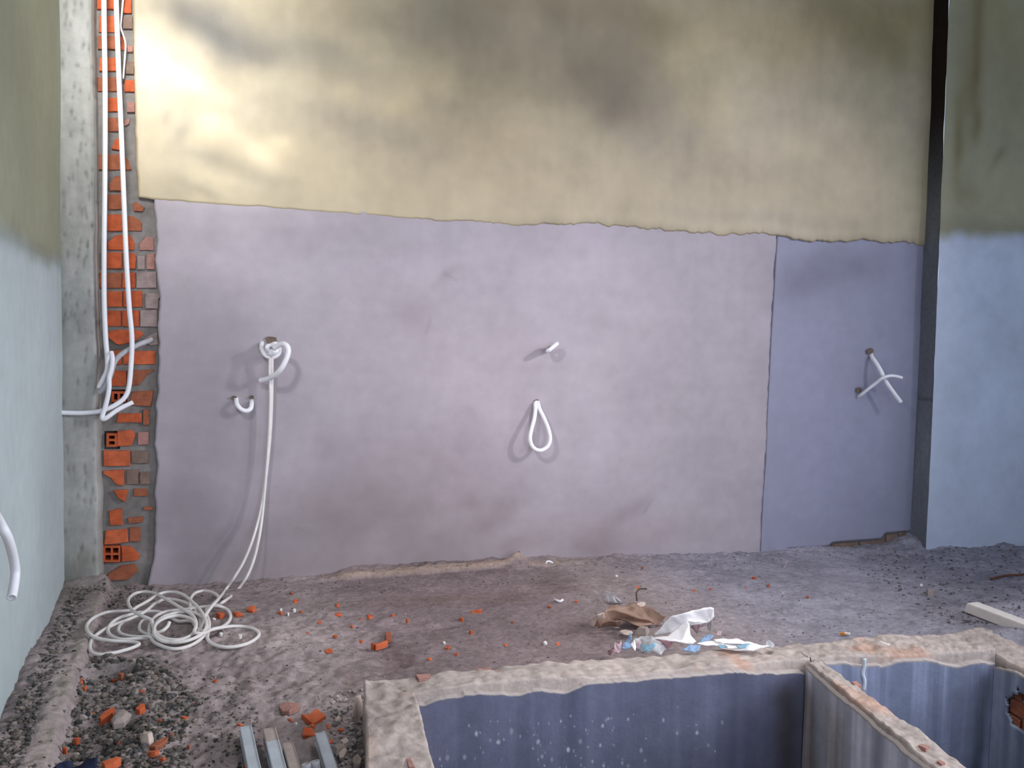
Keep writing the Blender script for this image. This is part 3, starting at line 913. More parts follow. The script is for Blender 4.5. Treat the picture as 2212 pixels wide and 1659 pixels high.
def lining(name, p0, p1, nrm, seed, drop=.035, nu=300, nv=120, base=(92, 98, 112), spots=0, hole=None, streak=.18, zr=.0, bands=()):
    """smooth dark render on an inner face; its top edge is wavy where the rim mortar runs over it"""
    p0, p1 = np.array(p0), np.array(p1)
    u = np.linspace(0, 1, nu)[:, None]
    v = np.linspace(0, 1, nv)[None, :]
    Ln = np.linalg.norm((p1 - p0)[:2])
    D = u * Ln
    zt = RIM - .012 - drop * np.clip(.35 + .9 * fbm(D, D * 0, .16, 3, seed), 0, 1.4) - .004 * np.abs(fbm(D, D * 0, .035, 3, seed + 1)) + zr
    Z = zt + (ZB - zt) * v ** 1.15
    X = p0[0] + (p1 - p0)[0] * u + nrm[0] * fbm(D + 0 * v, Z, .5, 3, seed + 2) * .004
    Y = p0[1] + (p1 - p0)[1] * u + nrm[1] * fbm(D + 0 * v, Z, .5, 3, seed + 2) * .004
    col = srgb(*base) * (1 + .13 * fbm(D + 0 * v, Z, .25, 5, seed + 3) + .05 * fbm(D + 0 * v, Z, .03, 3, seed + 4))[..., None]
    st = np.clip(fbm(D * 6 + .02 * Z, Z * .25, .22, 4, seed + 5) + .25, 0, 1)[..., None]
    col = col * (1 + streak * (st - .3) * np.array([2.6, 2.5, 2.4]))
    dk = np.clip(-fbm(D * 3, Z * .2, .35, 3, seed + 6) - .25, 0, 1)[..., None]
    col = col * (1 - .55 * dk * np.array([1, .98, .9]))
    for (f_, w__, mul) in bands:                         # damp runs down the face, and corner shade painted as a run
        g = np.exp(-((u + .02 * fbm(Z * .6, Z, .2, 2, seed + 8) - f_) / w__) ** 2)[..., None] * sstep(RIM - .02, RIM - .12, Z)[..., None]
        col = col * (1 + g * (np.array(mul) - 1))
    for _ in range(spots):                               # dried cement splashes
        a, b = spat.gauss(.35, .17) * Ln, spat.uniform(-.10, -.42) + RIM
        r = .0017 + .0045 * spat.random() ** 2.5
        g = spat.uniform(.3, .95) * np.clip(1.4 - ((D - a) / r) ** 2 - ((Z - b) / (r * spat.uniform(1, 1.9))) ** 2, 0, 1)[..., None]
        col = col * (1 - g) + srgb(188, 192, 204) * g
    col[:, :2] = srgb(170, 160, 154)                      # rim mortar smeared over the lip
    V = np.stack([X, Y, Z + 0 * X], -1)
    if hole is None:
        o = slab_panel(name, V, col, M['lining'], nrm * L_TH, tank)
    else:
        c = (V[:-1, :-1] + V[1:, 1:]) / 2
        kp = np.ones(c.shape[:2], bool)
        hd, hz, rd, rz = hole
        dd = ((c - p0)[..., :2] ** 2).sum(-1) ** .5
        kp = ((dd - hd) / rd) ** 2 + ((c[..., 2] - hz) / rz) ** 2 + .5 * fbm(dd, c[..., 2], .05, 3, seed + 9) > 1
        o = mesh_obj(name, V.reshape(-1, 3), grid_faces(nu, nv, kp), M['lining'], tank, col.reshape(-1, 3))
        md = o.modifiers.new('thickness', 'SOLIDIFY')
        md.thickness = .012
        md.offset = 0
    return o


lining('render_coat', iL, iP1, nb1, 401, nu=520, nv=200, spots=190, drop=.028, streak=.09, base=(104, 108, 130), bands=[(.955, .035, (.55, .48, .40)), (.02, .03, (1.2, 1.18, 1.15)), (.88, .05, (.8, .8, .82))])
lining('render_coat', iP1, eP1, npn, 411, drop=.008, bands=[(.03, .05, (.62, .54, .46)), (.16, .05, (.8, .72, .62)), (.09, .03, (1.15, 1.15, 1.15))], base=(200, 200, 210), streak=.22, zr=.002)  # paler base colour holds the light that falls on this face
lining('render_coat', iP2, iR, nb2, 421, drop=.018, base=(134, 142, 166), streak=.24, bands=[(.16, .035, (.62, .62, .60)), (.12, .05, (1.25, 1.24, 1.2)), (.93, .05, (.42, .42, .42))])  # last dark run is the corner's shade painted in
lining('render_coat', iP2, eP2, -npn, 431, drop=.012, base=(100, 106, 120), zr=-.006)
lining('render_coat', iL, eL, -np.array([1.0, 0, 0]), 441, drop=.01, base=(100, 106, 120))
hp = on_plane(2215, 1545, nr, iR)
hd = np.linalg.norm((hp - iR)[:2])
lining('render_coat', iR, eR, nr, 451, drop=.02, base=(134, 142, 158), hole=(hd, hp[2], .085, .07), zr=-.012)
# bricks showing through the hole in the right chamber wall
dr = np.array([*d2(iR, eR), 0])
for r_, (z_, off) in enumerate([(-.055, 0), (.0, .05), (.055, .0)]):
    for k in range(2):
        a = hd - .10 + k * .105 + off - .03
        bm = bmesh.new()
        vs = []
        for dd in (a, a + .095):
            for zz in (hp[2] + z_ - .024, hp[2] + z_ + .024):
                for nn in (.010, .06):
                    p = iR + dr * dd + nr * nn
                    vs.append(bm.verts.new((p[0], p[1], zz)))
        bmesh.ops.convex_hull(bm, input=vs)
        bmesh.ops.bevel(bm, geom=bm.edges[:], offset=.003, segments=1, affect='EDGES')
        bm_obj('brick', bm, M['brick_dull'], tank)['label'] = 'red brick bared by a hole in the render'
# brick faces lying flush in the rim
for (x0, y0, x1, y1, x2, y2, x3, y3, c) in [(1052, 1452, 1133, 1443, 1133, 1450, 1054, 1459, 'pink'), (1112, 1458, 1138, 1455, 1132, 1463, 1114, 1465, 'pink'), (898, 1458, 930, 1455, 930, 1463, 905, 1467, 'pink'),
                                            (1030, 1445, 1060, 1440, 1062, 1445, 1032, 1449, 'pink'), (1850, 1470, 1862, 1480, 1852, 1482, 1840, 1472, 'pink'),
                                            (878, 1638, 886, 1636, 896, 1655, 884, 1657, 'pink'), (2030, 1640, 2042, 1648, 2034, 1652, 2024, 1644, 'pink'), (1990, 1606, 2008, 1612, 2000, 1618, 1984, 1610, 'pink')]:
    bm = bmesh.new()
    top, bot = [], []
    for (a, b) in ((x0, y0), (x1, y1), (x2, y2), (x3, y3)):
        p = G(a, b, RIM + .004)
        top.append(bm.verts.new((p[0], p[1], RIM + .004 + rng.uniform(-.002, .002))))
        bot.append(bm.verts.new((p[0], p[1], RIM - .03)))
    bm.faces.new(top)
    bm.faces.new(bot)
    for k in range(4):
        bm.faces.new((top[k], top[(k + 1) % 4], bot[(k + 1) % 4], bot[k]))
    bm_obj('brick', bm, M['brick_' + c], tank)
# white run of grout in the right chamber
pts = []
for (a, b) in ((1866, 1422), (1865, 1440), (1862, 1455), (1866, 1470), (1864, 1490)):
    p = on_plane(a, b, nb2, iP2)
    pts.append(p - nb2 * .004)
M['grout'] = mat('white_grout', srgb(200, 210, 216), .8, .1, 40, .3, 120)
tube('grout_run', pts, .0062, M['grout'], parent=tank, sides=8, hollow=False, n=6)

# ================================================================== CONDUITS
RC = .0105
wall_h = lambda x, y, d: W(x, y, d)
T = lambda lst: [W(*p) for p in lst]

tube('conduit', T([(222, -160, .10), (224, -40, .10), (225, 60, .10), (227, 200, .10), (226.5, 400, .09), (225, 520, .085), (225, 640, .08), (228, 725, .075), (232, 775, .075), (231, 800, .08), (223, 818, .085), (213, 838, .082)]), RC,
     M['pvc'], 'left of two long white conduits hanging beside the column', 'conduit', n=10, sides=14)
tube('conduit', T([(249, -160, .08), (250, -40, .08), (255, 120, .08), (262, 290, .08), (268, 440, .08), (273, 560, .08), (279, 660, .08), (285, 730, .08), (283, 790, .085), (278, 838, .09), (268, 860, .095), (250, 874, .10),
                   (232, 883, .10), (212, 889, .095), (180, 892, .086), (150, 892, .084), (128, 891, .084)]), RC, M['pvc'],
     'long white conduit hanging over the bricks, bent left across the column', 'conduit', n=10, sides=14)
tube('conduit', T([(326, 733, -.01), (318, 737, .02), (300, 744, .05), (275, 757, .07), (258, 769, .08), (246, 785, .09), (238, 812, .10), (228, 834, .10), (213, 849, .09)]), RC * 1.1, M['pvc_grey'],
     'dusty conduit stub bending down out of the brickwork', 'conduit', n=10, sides=14)
tube('conduit', T([(240, 760, .10), (243, 775, .115), (241, 796, .12), (236, 815, .12), (236, 835, .12), (233, 856, .12), (227, 880, .12), (221, 899, .12), (223, 905, .12), (231, 902, .12), (250, 888, .11), (270, 877, .10), (287, 869, .09)]),
     RC * .95, M['pvc'], 'short white conduit folded into a hook below the hanging pair', 'conduit', n=10, sides=14)
tube('plastic_strip', T([(268, -20, .02), (262, 40, .015), (261, 60, .02), (266, 75, .02), (271, 95, .025), (270, 120, .02), (266, 170, .01)]), .004, M['pvc'],
     'thin white plastic strip curling at the top of the brick chase', 'strip', sides=6, hollow=False)

tube('conduit_stub', T([(510, 858, -.02), (510.5, 866, .012), (513, 875, .035), (521, 884, .045), (532, 887.5, .045), (541, 883, .04), (543.5, 873, .02), (544, 862, -.02)]), RC, M['pvc'],
     'small white U-bend of conduit low on the wall, left of the hanging hose', 'conduit', n=10, sides=14)
tube('conduit_stub', T([(567, 738, -.02), (565, 746, .02), (567, 757, .04), (574, 768, .05), (586, 772, .055), (598, 768, .05), (604, 758, .03), (600, 742, -.01)]), RC, M['pvc'],
     'white U-shaped conduit hook that carries the knotted hose', 'conduit', n=10, sides=14)
tube('conduit_stub', T([(1160.5, 864, -.02), (1156.5, 872, .012), (1156.5, 885, .03), (1154, 905, .05), (1148, 928, .065), (1145, 948, .075), (1150, 964, .08), (1160, 972, .085), (1172, 972, .085), (1184, 963, .08), (1188.5, 948, .075),
                        (1185, 928, .065), (1176, 905, .05), (1166, 884, .03), (1162.5, 872, .012), (1160, 864, -.02)]), RC, M['pvc'],
     'white teardrop loop of conduit hanging from the middle of the wall', 'conduit', n=10, sides=14)
tube('conduit_stub', T([(1192, 756, -.02), (1193, 752, .03), (1198, 746, .06), (1203, 742.5, .075), (1198, 747, .09), (1188, 755, .095), (1183, 758.5, .08), (1186, 756, .045), (1189, 757, -.02)]), RC * 1.05, M['pvc'],
     'short white conduit loop jutting straight out above the teardrop loop', 'conduit', n=10, sides=14)
tube('conduit_stub', T([(1880, 762, -.02), (1884, 772, .02), (1892, 783, .05), (1902, 800, .08), (1913, 823, .10), (1928, 845, .11), (1946, 869, .12)]), RC * 1.15, M['pvc'],
     'pale conduit stub slanting down to the right, beside the pilaster', 'conduit', n=10, sides=14)
tube('conduit_stub', T([(1852, 858, -.02), (1860, 853, .02), (1876, 840, .06), (1893, 827, .095), (1906, 817, .125), (1922, 812, .14), (1936, 813, .14), (1948, 816, .14)]), RC * .9, M['pvc'],
     'thin pale conduit stub curving right across the slanting one', 'conduit', n=10, sides=14)
tube('conduit_stub', [LW(-34, 1075, .03), LW(-14, 1105, .10), LW(4, 1137, .13), LW(18, 1165, .14), LW(29, 1205, .14), LW(33, 1235, .14), LW(30, 1265, .14), LW(25, 1291, .14)], RC, M['pvc'],
     'bright white conduit drooping from the left wall near the frame edge', 'conduit', n=10, sides=14)
# small broken holes in the plaster around the stubs
M['hole_dust'] = mat('broken_plaster', srgb(112, 98, 86), .95, .3, 60, .6, 120)
for (px, py, rx, ry) in [(586, 733, 14, 8), (505, 859, 8, 4), (543, 858, 6, 4), (1881, 759, 9, 7), (1857, 843, 6, 8), (1160, 867, 6, 5), (1190, 752, 5, 6)]:
    c = W(px, py, .001)
    bm = bmesh.new()
    vs = []
    for k in range(11):
        a = k / 11 * 2 * math.pi
        p = W(px + rx * math.cos(a) * rng.uniform(.7, 1.15), py + ry * math.sin(a) * rng.uniform(.7, 1.15), .012)
        vs.append(bm.verts.new((p[0], -.0085, p[2])))
    cv = bm.verts.new((c[0], -.004, c[2]))
    for k in range(11):
        bm.faces.new((vs[k], vs[(k + 1) % 11], cv))
    bm_obj('broken_plaster', bm, M['hole_dust'], wall_back)

# --- the hose: knot, two long falls and the pile on the floor
hose = empty('hose', W(590, 752, .08))
tag(hose, 'long white hose knotted on the wall hook, its coils piled on the floor', 'hose')
RH = .0066


def hose_tube(name, pts, r, m, lab=None, **kw):
    V, Fc = tube_geo(pts, r, **kw)
    o = mesh_obj(name, V, Fc, m, hose)
    bm = bmesh.new()
    bm.from_mesh(o.data)
    bmesh.ops.recalc_face_normals(bm, faces=bm.faces[:])
    bm.to_mesh(o.data)
    bm.free()
    if lab:
        o['label'] = lab
    return o


kn = []
for k in range(34):
    a = k / 33 * 2 * math.pi * 2.6
    kn.append(W(589 + 10.5 * math.cos(a) - 2 * math.sin(2.2 * a), 753 + 9 * math.sin(a) + 3 * math.cos(1.7 * a), .075 + .022 * math.sin(1.5 * a)))
hose_tube('knot', kn, .0105, M['pvc'], 'thick white knot', n=4, sides=12)
hose_tube('tail_loop', T([(592, 752, .10), (603, 745, .12), (613, 743, .14), (621, 749, .155), (623, 761, .16), (617, 779, .16), (607, 797, .15), (594, 810, .12), (582, 817, .085), (572, 820, .06), (562, 822, .04)]), 0.0122, M['pvc'],
          'stiff tail looping out of the knot', n=8, sides=14)


def fl_pt(x, y, z):
    p = G(x, y, .006 + z)
    hz = float(floor_h(np.array([p[0]]), np.array([p[1]]))[0]) + .005
    return p if hz < p[2] else G(x, y, hz)


coil = [(470, 1307, .02), (448, 1310, .03), (425, 1313, .03), (395, 1317, .03), (365, 1320, .03), (340, 1329, .03), (326, 1345, .03), (322, 1365, .02), (330, 1384, .02), (350, 1396, .02), (378, 1402, .02), (410, 1395, .02),
        (436, 1378, .025), (447, 1358, .03), (443, 1340, .035), (430, 1328, .04), (405, 1321, .04), (377, 1325, .04), (352, 1333, .04), (338, 1345, .04), (334, 1360, .035), (345, 1374, .03), (370, 1382, .03), (397, 1380, .03), (417, 1368, .035),
        (424, 1348, .045), (416, 1330, .05), (390, 1313, .05), (362, 1296, .045), (335, 1282, .035), (310, 1278.5, .03), (290, 1283, .03), (278, 1294, .035), (278, 1306, .04), (288, 1320, .05), (308, 1331, .055), (326, 1339, .05),
        (331, 1352, .04), (337, 1370, .03), (356, 1384, .03), (384, 1388, .03), (414, 1381, .035), (437, 1368, .04), (446, 1350, .045), (441, 1332, .05), (430, 1315, .05), (412, 1297, .05), (392, 1283, .045), (370, 1278.5, .04), (345, 1283, .035),
        (320, 1298, .03), (298, 1310, .025), (284, 1318, .02), (262, 1320, .02), (230, 1323, .02), (203, 1334, .02), (188, 1350, .025), (190, 1365, .03), (209, 1378, .03), (240, 1384, .025), (278, 1386, .02), (297, 1389, .02), (299, 1393, .02),
        (281, 1401, .02), (243, 1411, .02), (212, 1414, .02), (197, 1408, .02), (194, 1395, .02), (201, 1378, .02), (222, 1362, .02), (250, 1348, .02), (280, 1337, .025), (312, 1322, .03), (335, 1304, .025), (358, 1294, .02), (385, 1297, .02),
        (408, 1306, .02), (424, 1322, .02), (433, 1345, .02), (424, 1368, .02), (398, 1380, .02), (362, 1383, .02), (330, 1377, .02), (292, 1380, .02), (262, 1381, .02), (241, 1374, .02), (233, 1362, .02), (240, 1347, .025), (260, 1334, .03),
        (288, 1326, .03), (316, 1321, .02), (345, 1322, .02), (366, 1333, .015), (385, 1342, .015), (412, 1342, .015), (424, 1352, .015), (418, 1370, .02), (390, 1384, .03), (356, 1386, .03), (334, 1372, .04), (336, 1350, .045), (355, 1336, .05),
        (385, 1330, .05), (412, 1337, .05), (423, 1350, .05), (420, 1366, .045), (440, 1368, .04), (460, 1359, .03), (480, 1354, .025), (494, 1343, .02), (498, 1329, .02), (489, 1316, .02), (470, 1309, .03), (450, 1311, .03), (446, 1325, .03),
        (452, 1345, .03), (450, 1365, .02), (448, 1379, .02), (457, 1390, .02), (478, 1397, .02), (505, 1397.5, .02), (535, 1390, .02), (555, 1378, .02), (559, 1368, .02), (549, 1359, .02), (528, 1354, .02), (500, 1353, .025), (472, 1357, .03),
        (448, 1362, .03), (428, 1360, .03), (416, 1340, .03), (410, 1312, .025), (412, 1293, .02), (422, 1281, .02), (440, 1276.5, .02), (456, 1279, .025), (469, 1286, .03), (472, 1294, .035), (462, 1303, .04), (450, 1318, .045), (441, 1337, .04)]
fall2 = [(583, 772, .07), (582.5, 800, .06), (584, 850, .055), (583, 900, .052), (580.5, 950, .05), (576, 1010, .05), (571, 1070, .055), (566, 1120, .07), (559, 1165, .11), (548, 1210, .13), (532, 1248, .15), (508, 1280, .16)]
fall1 = [(588, 770, .065), (588, 800, .058), (587.5, 850, .052), (586, 900, .05), (583, 950, .048), (577, 1010, .048), (569, 1070, .052), (559, 1120, .066), (545, 1168, .105), (527, 1212, .12), (507, 1246, .13), (486, 1276, .14)]
cp = [fl_pt(*p) for p in coil]
hose_tube('coil', [W(*p) for p in fall2] + [fl_pt(487, 1297, .03)] + cp, RH, M['pvc_coil'], None, n=6, sides=10)
hose_tube('fall', [W(*p) for p in fall1] + [fl_pt(470, 1296, .05), fl_pt(456, 1312, .055), fl_pt(444, 1330, .045), fl_pt(438, 1348, .03), fl_pt(425, 1372, .03)], RH, M['pvc_coil'], None, n=8, sides=10)
hose_tube('coil', [fl_pt(330, 1338, .03), fl_pt(310, 1340, .02), fl_pt(302, 1350, .015), fl_pt(303, 1361, .015), fl_pt(315, 1369, .02), fl_pt(335, 1374, .025)], RH * .9, M['pvc_coil'], None, n=6, sides=10)
hose_tube('coil', [fl_pt(300, 1330, .02), fl_pt(276, 1337, .015), fl_pt(260, 1350, .015), fl_pt(256, 1362, .015), fl_pt(265, 1370, .015), fl_pt(290, 1375, .02), fl_pt(325, 1375, .03)], RH * .9, M['pvc_coil'], None, n=6, sides=10)
hose_tube('loose_end', [fl_pt(366, 1344, .06), fl_pt(362, 1353, .05), fl_pt(352, 1362, .04), fl_pt(340, 1366, .03), fl_pt(332, 1360, .03)], RH, M['pvc_coil'], None, n=6, sides=10)

# --- string knot on the clod
d_ = .10
tube('string', [W(1177, 1232, d_ - .01), W(1178.5, 1222, d_), W(1181, 1214, d_), W(1186, 1212.5, d_), W(1193, 1216, d_), W(1198, 1223, d_), W(1200, 1230, d_ + .01), W(1195, 1234.5, d_ + .02), W(1188, 1234, d_ + .02), W(1185.5, 1230.5, d_ + .02),
                W(1189, 1228.5, d_ + .02), W(1197, 1227.5, d_ + .025), W(1204, 1225.5, d_ + .02), W(1211, 1223.5, d_ + .02)], .0052, M['pvc'], 'bent piece of white cord on a clod at the wall foot', 'cord', sides=8, n=6)

# ================================================================== LOOSE THINGS
M['steel'] = mat('galvanised_tube', srgb(190, 200, 206), .42, .2, 12, .15, 80, metal=.3, spec=.5)
M['steel_dusty'] = mat('dusty_galvanised_tube', srgb(176, 164, 156), .6, .25, 25, .3, 80, metal=.25)


def box_tube(px0, py0, px1, py1, z0, z1, w_, m, label, tip=None):
    """square steel tube lying on the dirt, open at its far end"""
    a, b = G(px0, py0, z0), G(px1, py1, z1)
    b = a + (b - a) * 2.2
    t = (b - a) / np.linalg.norm(b - a)
    s = np.cross(t, (0, 0, 1.0))
    s /= np.linalg.norm(s)
    n = np.cross(s, t)
    bm = bmesh.new()
    h = w_ / 2
    rings = []
    for p, k in ((a + t * .05, .82), (a, .82), (a, 1), (a + t * .006, 1.0), (a + t * .085, 1.0), (b, 1)):
        q_ = []
        for (i, j) in ((-1, -1), (1, -1), (1, 1), (-1, 1)):
            for (i2, j2) in ((.86, 1), (1, .86)) if (i * j > 0) else ((1, .86), (.86, 1)):
                v_ = p + s * (i * i2 * h * k) + n * (j * j2 * h * k)
                q_.append(bm.verts.new(v_))
        rings.append(q_)
    for r1, r2 in zip(rings[:-1], rings[1:]):
        for k in range(8):
            bm.faces.new((r1[k], r1[(k + 1) % 8], r2[(k + 1) % 8], r2[k]))
    bm.faces.new(rings[0])
    bm.faces.new(rings[-1])
    o = bm_obj('steel_tube', bm, m, None, origin=a)
    if tip:
        o.data.materials.append(tip)
        for p_ in o.data.polygons:
            if max((o.data.vertices[k].co.length for k in p_.vertices)) < .12:
                p_.material_index = 1
    return tag(o, label, 'steel tube')


box_tube(530, 1579, 547, 1659, .028, .032, .033, M['steel'], 'square galvanised tube lying furthest from the tank, clean grey end')
box_tube(581, 1584, 600, 1659, .034, .036, .036, M['steel'], 'square galvanised tube with a dirt-smeared tip, second from the gravel', M['steel_dusty'])
box_tube(621, 1614, 634, 1659, .024, .026, .030, M['steel_dusty'], 'shortest square tube, dusty pale top, in the middle of the row')
box_tube(692, 1592, 713, 1659, .028, .030, .031, M['steel'], 'square galvanised tube lying alone beside the tank corner')
for i, (px, py, lab) in enumerate([(661, 1650, 'left one of two short dirty pipe ends standing between the tubes'), (680, 1644, 'right one of two short dirty pipe ends standing between the tubes')]):
    p = G(px, py, .055)
    tube('pipe_end', [p, p + np.array([.004, -.006, -.03]), p + np.array([.008, -.012, -.07])], .0125, M['pvc_grey'], lab, 'pipe', sides=14, n=3)

# timber batten
M['wood'] = mat('planed_timber', srgb(220, 212, 204), .65, .08, 25, .25, 40, wave=('X', 12))
a, b = ground(2100, 1316), ground(2330, 1404)
a2 = a.copy()
a2[2] = b[2] = max(a[2], .01)
t = (b - a2) / np.linalg.norm(b - a2)
s = np.cross(t, (0, 0, 1.0))
s /= np.linalg.norm(s)
if s[1] < 0:
    s = -s
bm = bmesh.new()
hw, hh = .062, .04
vs = [[bm.verts.new(p + s * k + np.array([0, 0, z])) for k, z in ((0, 0), (hw, 0), (hw, hh), (0, hh))] for p in (a2, b)]
for v_ in vs[0][1:3]:
    v_.co += Vector(t * .02)
vs[0][3].co += Vector(t * .025)
vs[0][2].co += Vector(t * .01)
for k in range(4):
    bm.faces.new((vs[0][k], vs[0][(k + 1) % 4], vs[1][(k + 1) % 4], vs[1][k]))
bm.faces.new(vs[0])
bm.faces.new(vs[1][::-1])
bmesh.ops.bevel(bm, geom=bm.edges[:], offset=.003, segments=2, affect='EDGES')
tag(bm_obj('timber_batten', bm, M['wood'], None, origin=a2), 'pale planed timber batten lying across the dirt beside the tank', 'timber')

# rusty rod
M['rust'] = mat('rusty_steel', srgb(104, 66, 48), .8, .25, 60, .4, 120)
tube('steel_rod', [ground(2140, 1254, .008), ground(2170, 1249, .012), ground(2200, 1247, .012), ground(2250, 1243, .01)], .006, M['rust'], 'thin rusty rod on the dirt near the right wall', 'rod', sides=8, hollow=False)

# cigarette end
cg = empty('cigarette_butt', ground(1826, 1374, .006))
tag(cg, 'cigarette end with an orange filter on the dirt behind the tank rim', 'cigarette end')
M['filter'] = mat('cork_filter', srgb(226, 140, 48), .8, .1, 60, .1)
M['paper'] = mat('white_paper', srgb(236, 232, 226), .8, .05, 60, .1)
for nm, x0, x1, m in (('filter', 1815, 1825, 'filter'), ('paper', 1825, 1836, 'paper')):
    V, Fc = tube_geo([ground(x0, 1373.5, .01), ground((x0 + x1) / 2, 1374.2, .01), ground(x1, 1375, .01)], .0052, 10, 2, False)
    mesh_obj(nm, V, Fc, M[m], cg)


# --- cloth, sacking, paper
def sheet(name, outline, m, parent=None, amp=.006, scale=.05, cuts=3, th=.003, seed=0, on='z', rnd=True):
    """thin crumpled sheet; each outline point is (px, py, height above the ground plane)"""
    pts = [G(*p) for p in outline]
    bm = bmesh.new()
    vs = [bm.verts.new(p) for p in pts]
    f = bm.faces.new(vs)
    bmesh.ops.triangulate(bm, faces=[f])
    for _ in range(cuts):
        bmesh.ops.subdivide_edges(bm, edges=bm.edges[:], cuts=1, use_grid_fill=True)
    for v_ in bm.verts:
        c = v_.co
        x, y = np.array([c.x + c.z * .7]), np.array([c.y + c.z * .4])
        c.z += float(fbm(x, y, scale, 3, seed)[0]) * amp
        c.x += float(fbm(x, y, scale, 3, seed + 5)[0]) * amp * .7
        c.y += float(fbm(x, y, scale, 3, seed + 9)[0]) * amp
    org = Vector(pts[0])
    o = bm_obj(name, bm, m, parent, smooth=True, origin=org)
    md = o.modifiers.new('thickness', 'SOLIDIFY')
    md.thickness = th
    md.offset = 0
    return o


M['cloth_white'] = mat('white_sacking', srgb(252, 250, 250), .8, .04, 20, .3, 300)
M['cloth_pink'] = mat('pinkish_lining', srgb(186, 160, 166), .85, .1, 20, .3, 300)
M['cloth_blue'] = mat('sky_blue_weave', srgb(134, 162, 194), .8, .15, 40, .3, 300)
M['cloth_aqua'] = mat('aqua_weave', srgb(128, 164, 182), .8, .15, 40, .3, 300)
M['cloth_grey'] = mat('grey_dirty_weave', srgb(176, 176, 178), .85, .18, 30, .3, 300)
M['cloth_plum'] = mat('dark_pink_weave', srgb(134, 100, 106), .85, .2, 40, .3, 300)
M['paper_brown'] = mat('dirty_brown_paper', srgb(146, 120, 104), .85, .3, 14, .3, 80)
M['leaf_dry'] = mat('dry_pale_leaf', srgb(206, 188, 176), .8, .08, 30, .2, 90)
M['plastic'] = mat('clear_dusty_plastic', srgb(182, 176, 180), .35, .1, 20, .3, 60)
M['navy'] = mat('navy_cloth', srgb(34, 40, 66), .9, .2, 40, .3, 200)
M['twig'] = mat('dark_twig', srgb(82, 64, 56), .9, .2, 60, .3)

sack = empty('sack', G(1480, 1385, RIM))
tag(sack, 'crumpled white sack standing in a peak behind the tank rim', 'sack')
sheet('back_panel', [(1414, 1370, .10), (1424, 1360, .12), (1440, 1340, .16), (1454, 1331, .18), (1475, 1321, .20), (1500, 1315, .21), (1522, 1310.5, .22), (1536, 1310.5, .22), (1542, 1313, .215), (1543, 1330, .18), (1533, 1342, .16), (1512, 1338, .17),
                     (1500, 1340, .17), (1486, 1338, .175), (1478, 1350, .15), (1450, 1363, .125)], M['cloth_white'], sack, .008, .06, seed=501)
sheet('front_fold', [(1406, 1376.5, .125), (1440, 1372, .14), (1466, 1354, .165), (1484, 1340, .19), (1488, 1352, .18), (1492, 1372, .155), (1505, 1388, .13), (1496, 1393, .125), (1470, 1389, .135), (1440, 1384, .135)], M['cloth_white'], sack, .005, .07, seed=511)
sheet('inner_lining', [(1488, 1341, .14), (1512, 1333, .155), (1533, 1341, .14), (1526, 1352, .12), (1512, 1358, .11), (1508, 1370, .085), (1493, 1358, .10)], M['cloth_pink'], sack, .008, .05, seed=521)
sheet('torn_edge', [(1538, 1328, .16), (1543, 1325, .16), (1541, 1345, .12), (1538, 1362, .085), (1529, 1360, .085), (1526, 1352, .10)], M['cloth_grey'], sack, .006, .03, seed=531)

strip = empty('woven_strip', G(1580, 1395, RIM))
tag(strip, 'torn blue and white woven strip lying along the tank rim', 'sacking')
sheet('white_band', [(1505, 1391, .145), (1530, 1388, .145), (1545, 1394, .145), (1560, 1400, .14), (1590, 1403, .14), (1625, 1405, .14), (1648, 1398, .145), (1630, 1392, .15), (1600, 1398, .15), (1575, 1400, .145), (1560, 1393, .15),
                     (1540, 1386, .15), (1520, 1386, .15)], M['cloth_white'], strip, .005, .05, seed=541)
sheet('white_band', [(1540, 1380, .155), (1570, 1378, .155), (1600, 1382, .155), (1628, 1389, .15), (1650, 1393, .15), (1664, 1392, .145), (1650, 1398, .15), (1625, 1395, .15), (1600, 1391, .155), (1565, 1389, .155), (1545, 1386, .155)],
      M['cloth_white'], strip, .006, .04, seed=551)
sheet('blue_band', [(1510, 1386, .15), (1515, 1378, .155), (1532, 1370, .16), (1540, 1374, .16), (1534, 1381, .155), (1524, 1386, .15)], M['cloth_blue'], strip, .006, .03, seed=561)
sheet('blue_band', [(1474, 1404, .135), (1490, 1397, .14), (1514, 1397, .14), (1512, 1405, .135), (1500, 1411, .13), (1486, 1408, .13)], M['cloth_blue'], strip, .005, .03, seed=571)
sheet('blue_band', [(1551, 1394, .155), (1565, 1393, .155), (1572, 1398, .152), (1558, 1401, .15)], M['cloth_aqua'], strip, .004, .03, seed=581)
sheet('blue_band', [(1590, 1396, .158), (1605, 1393, .158), (1622, 1393, .155), (1612, 1399, .152), (1598, 1400, .152)], M['cloth_aqua'], strip, .004, .03, seed=591)
sheet('frayed_end', [(1652, 1393, .145), (1660, 1387, .15), (1668, 1389, .15), (1671, 1393, .145), (1668, 1399, .14), (1657, 1398, .14)], M['cloth_grey'], strip, .006, .02, seed=601)
sheet('pink_scrap', [(1546, 1372, .15), (1552, 1364, .155), (1560, 1366, .155), (1557, 1372, .15)], M['cloth_pink'], strip, .003, .03, seed=611)

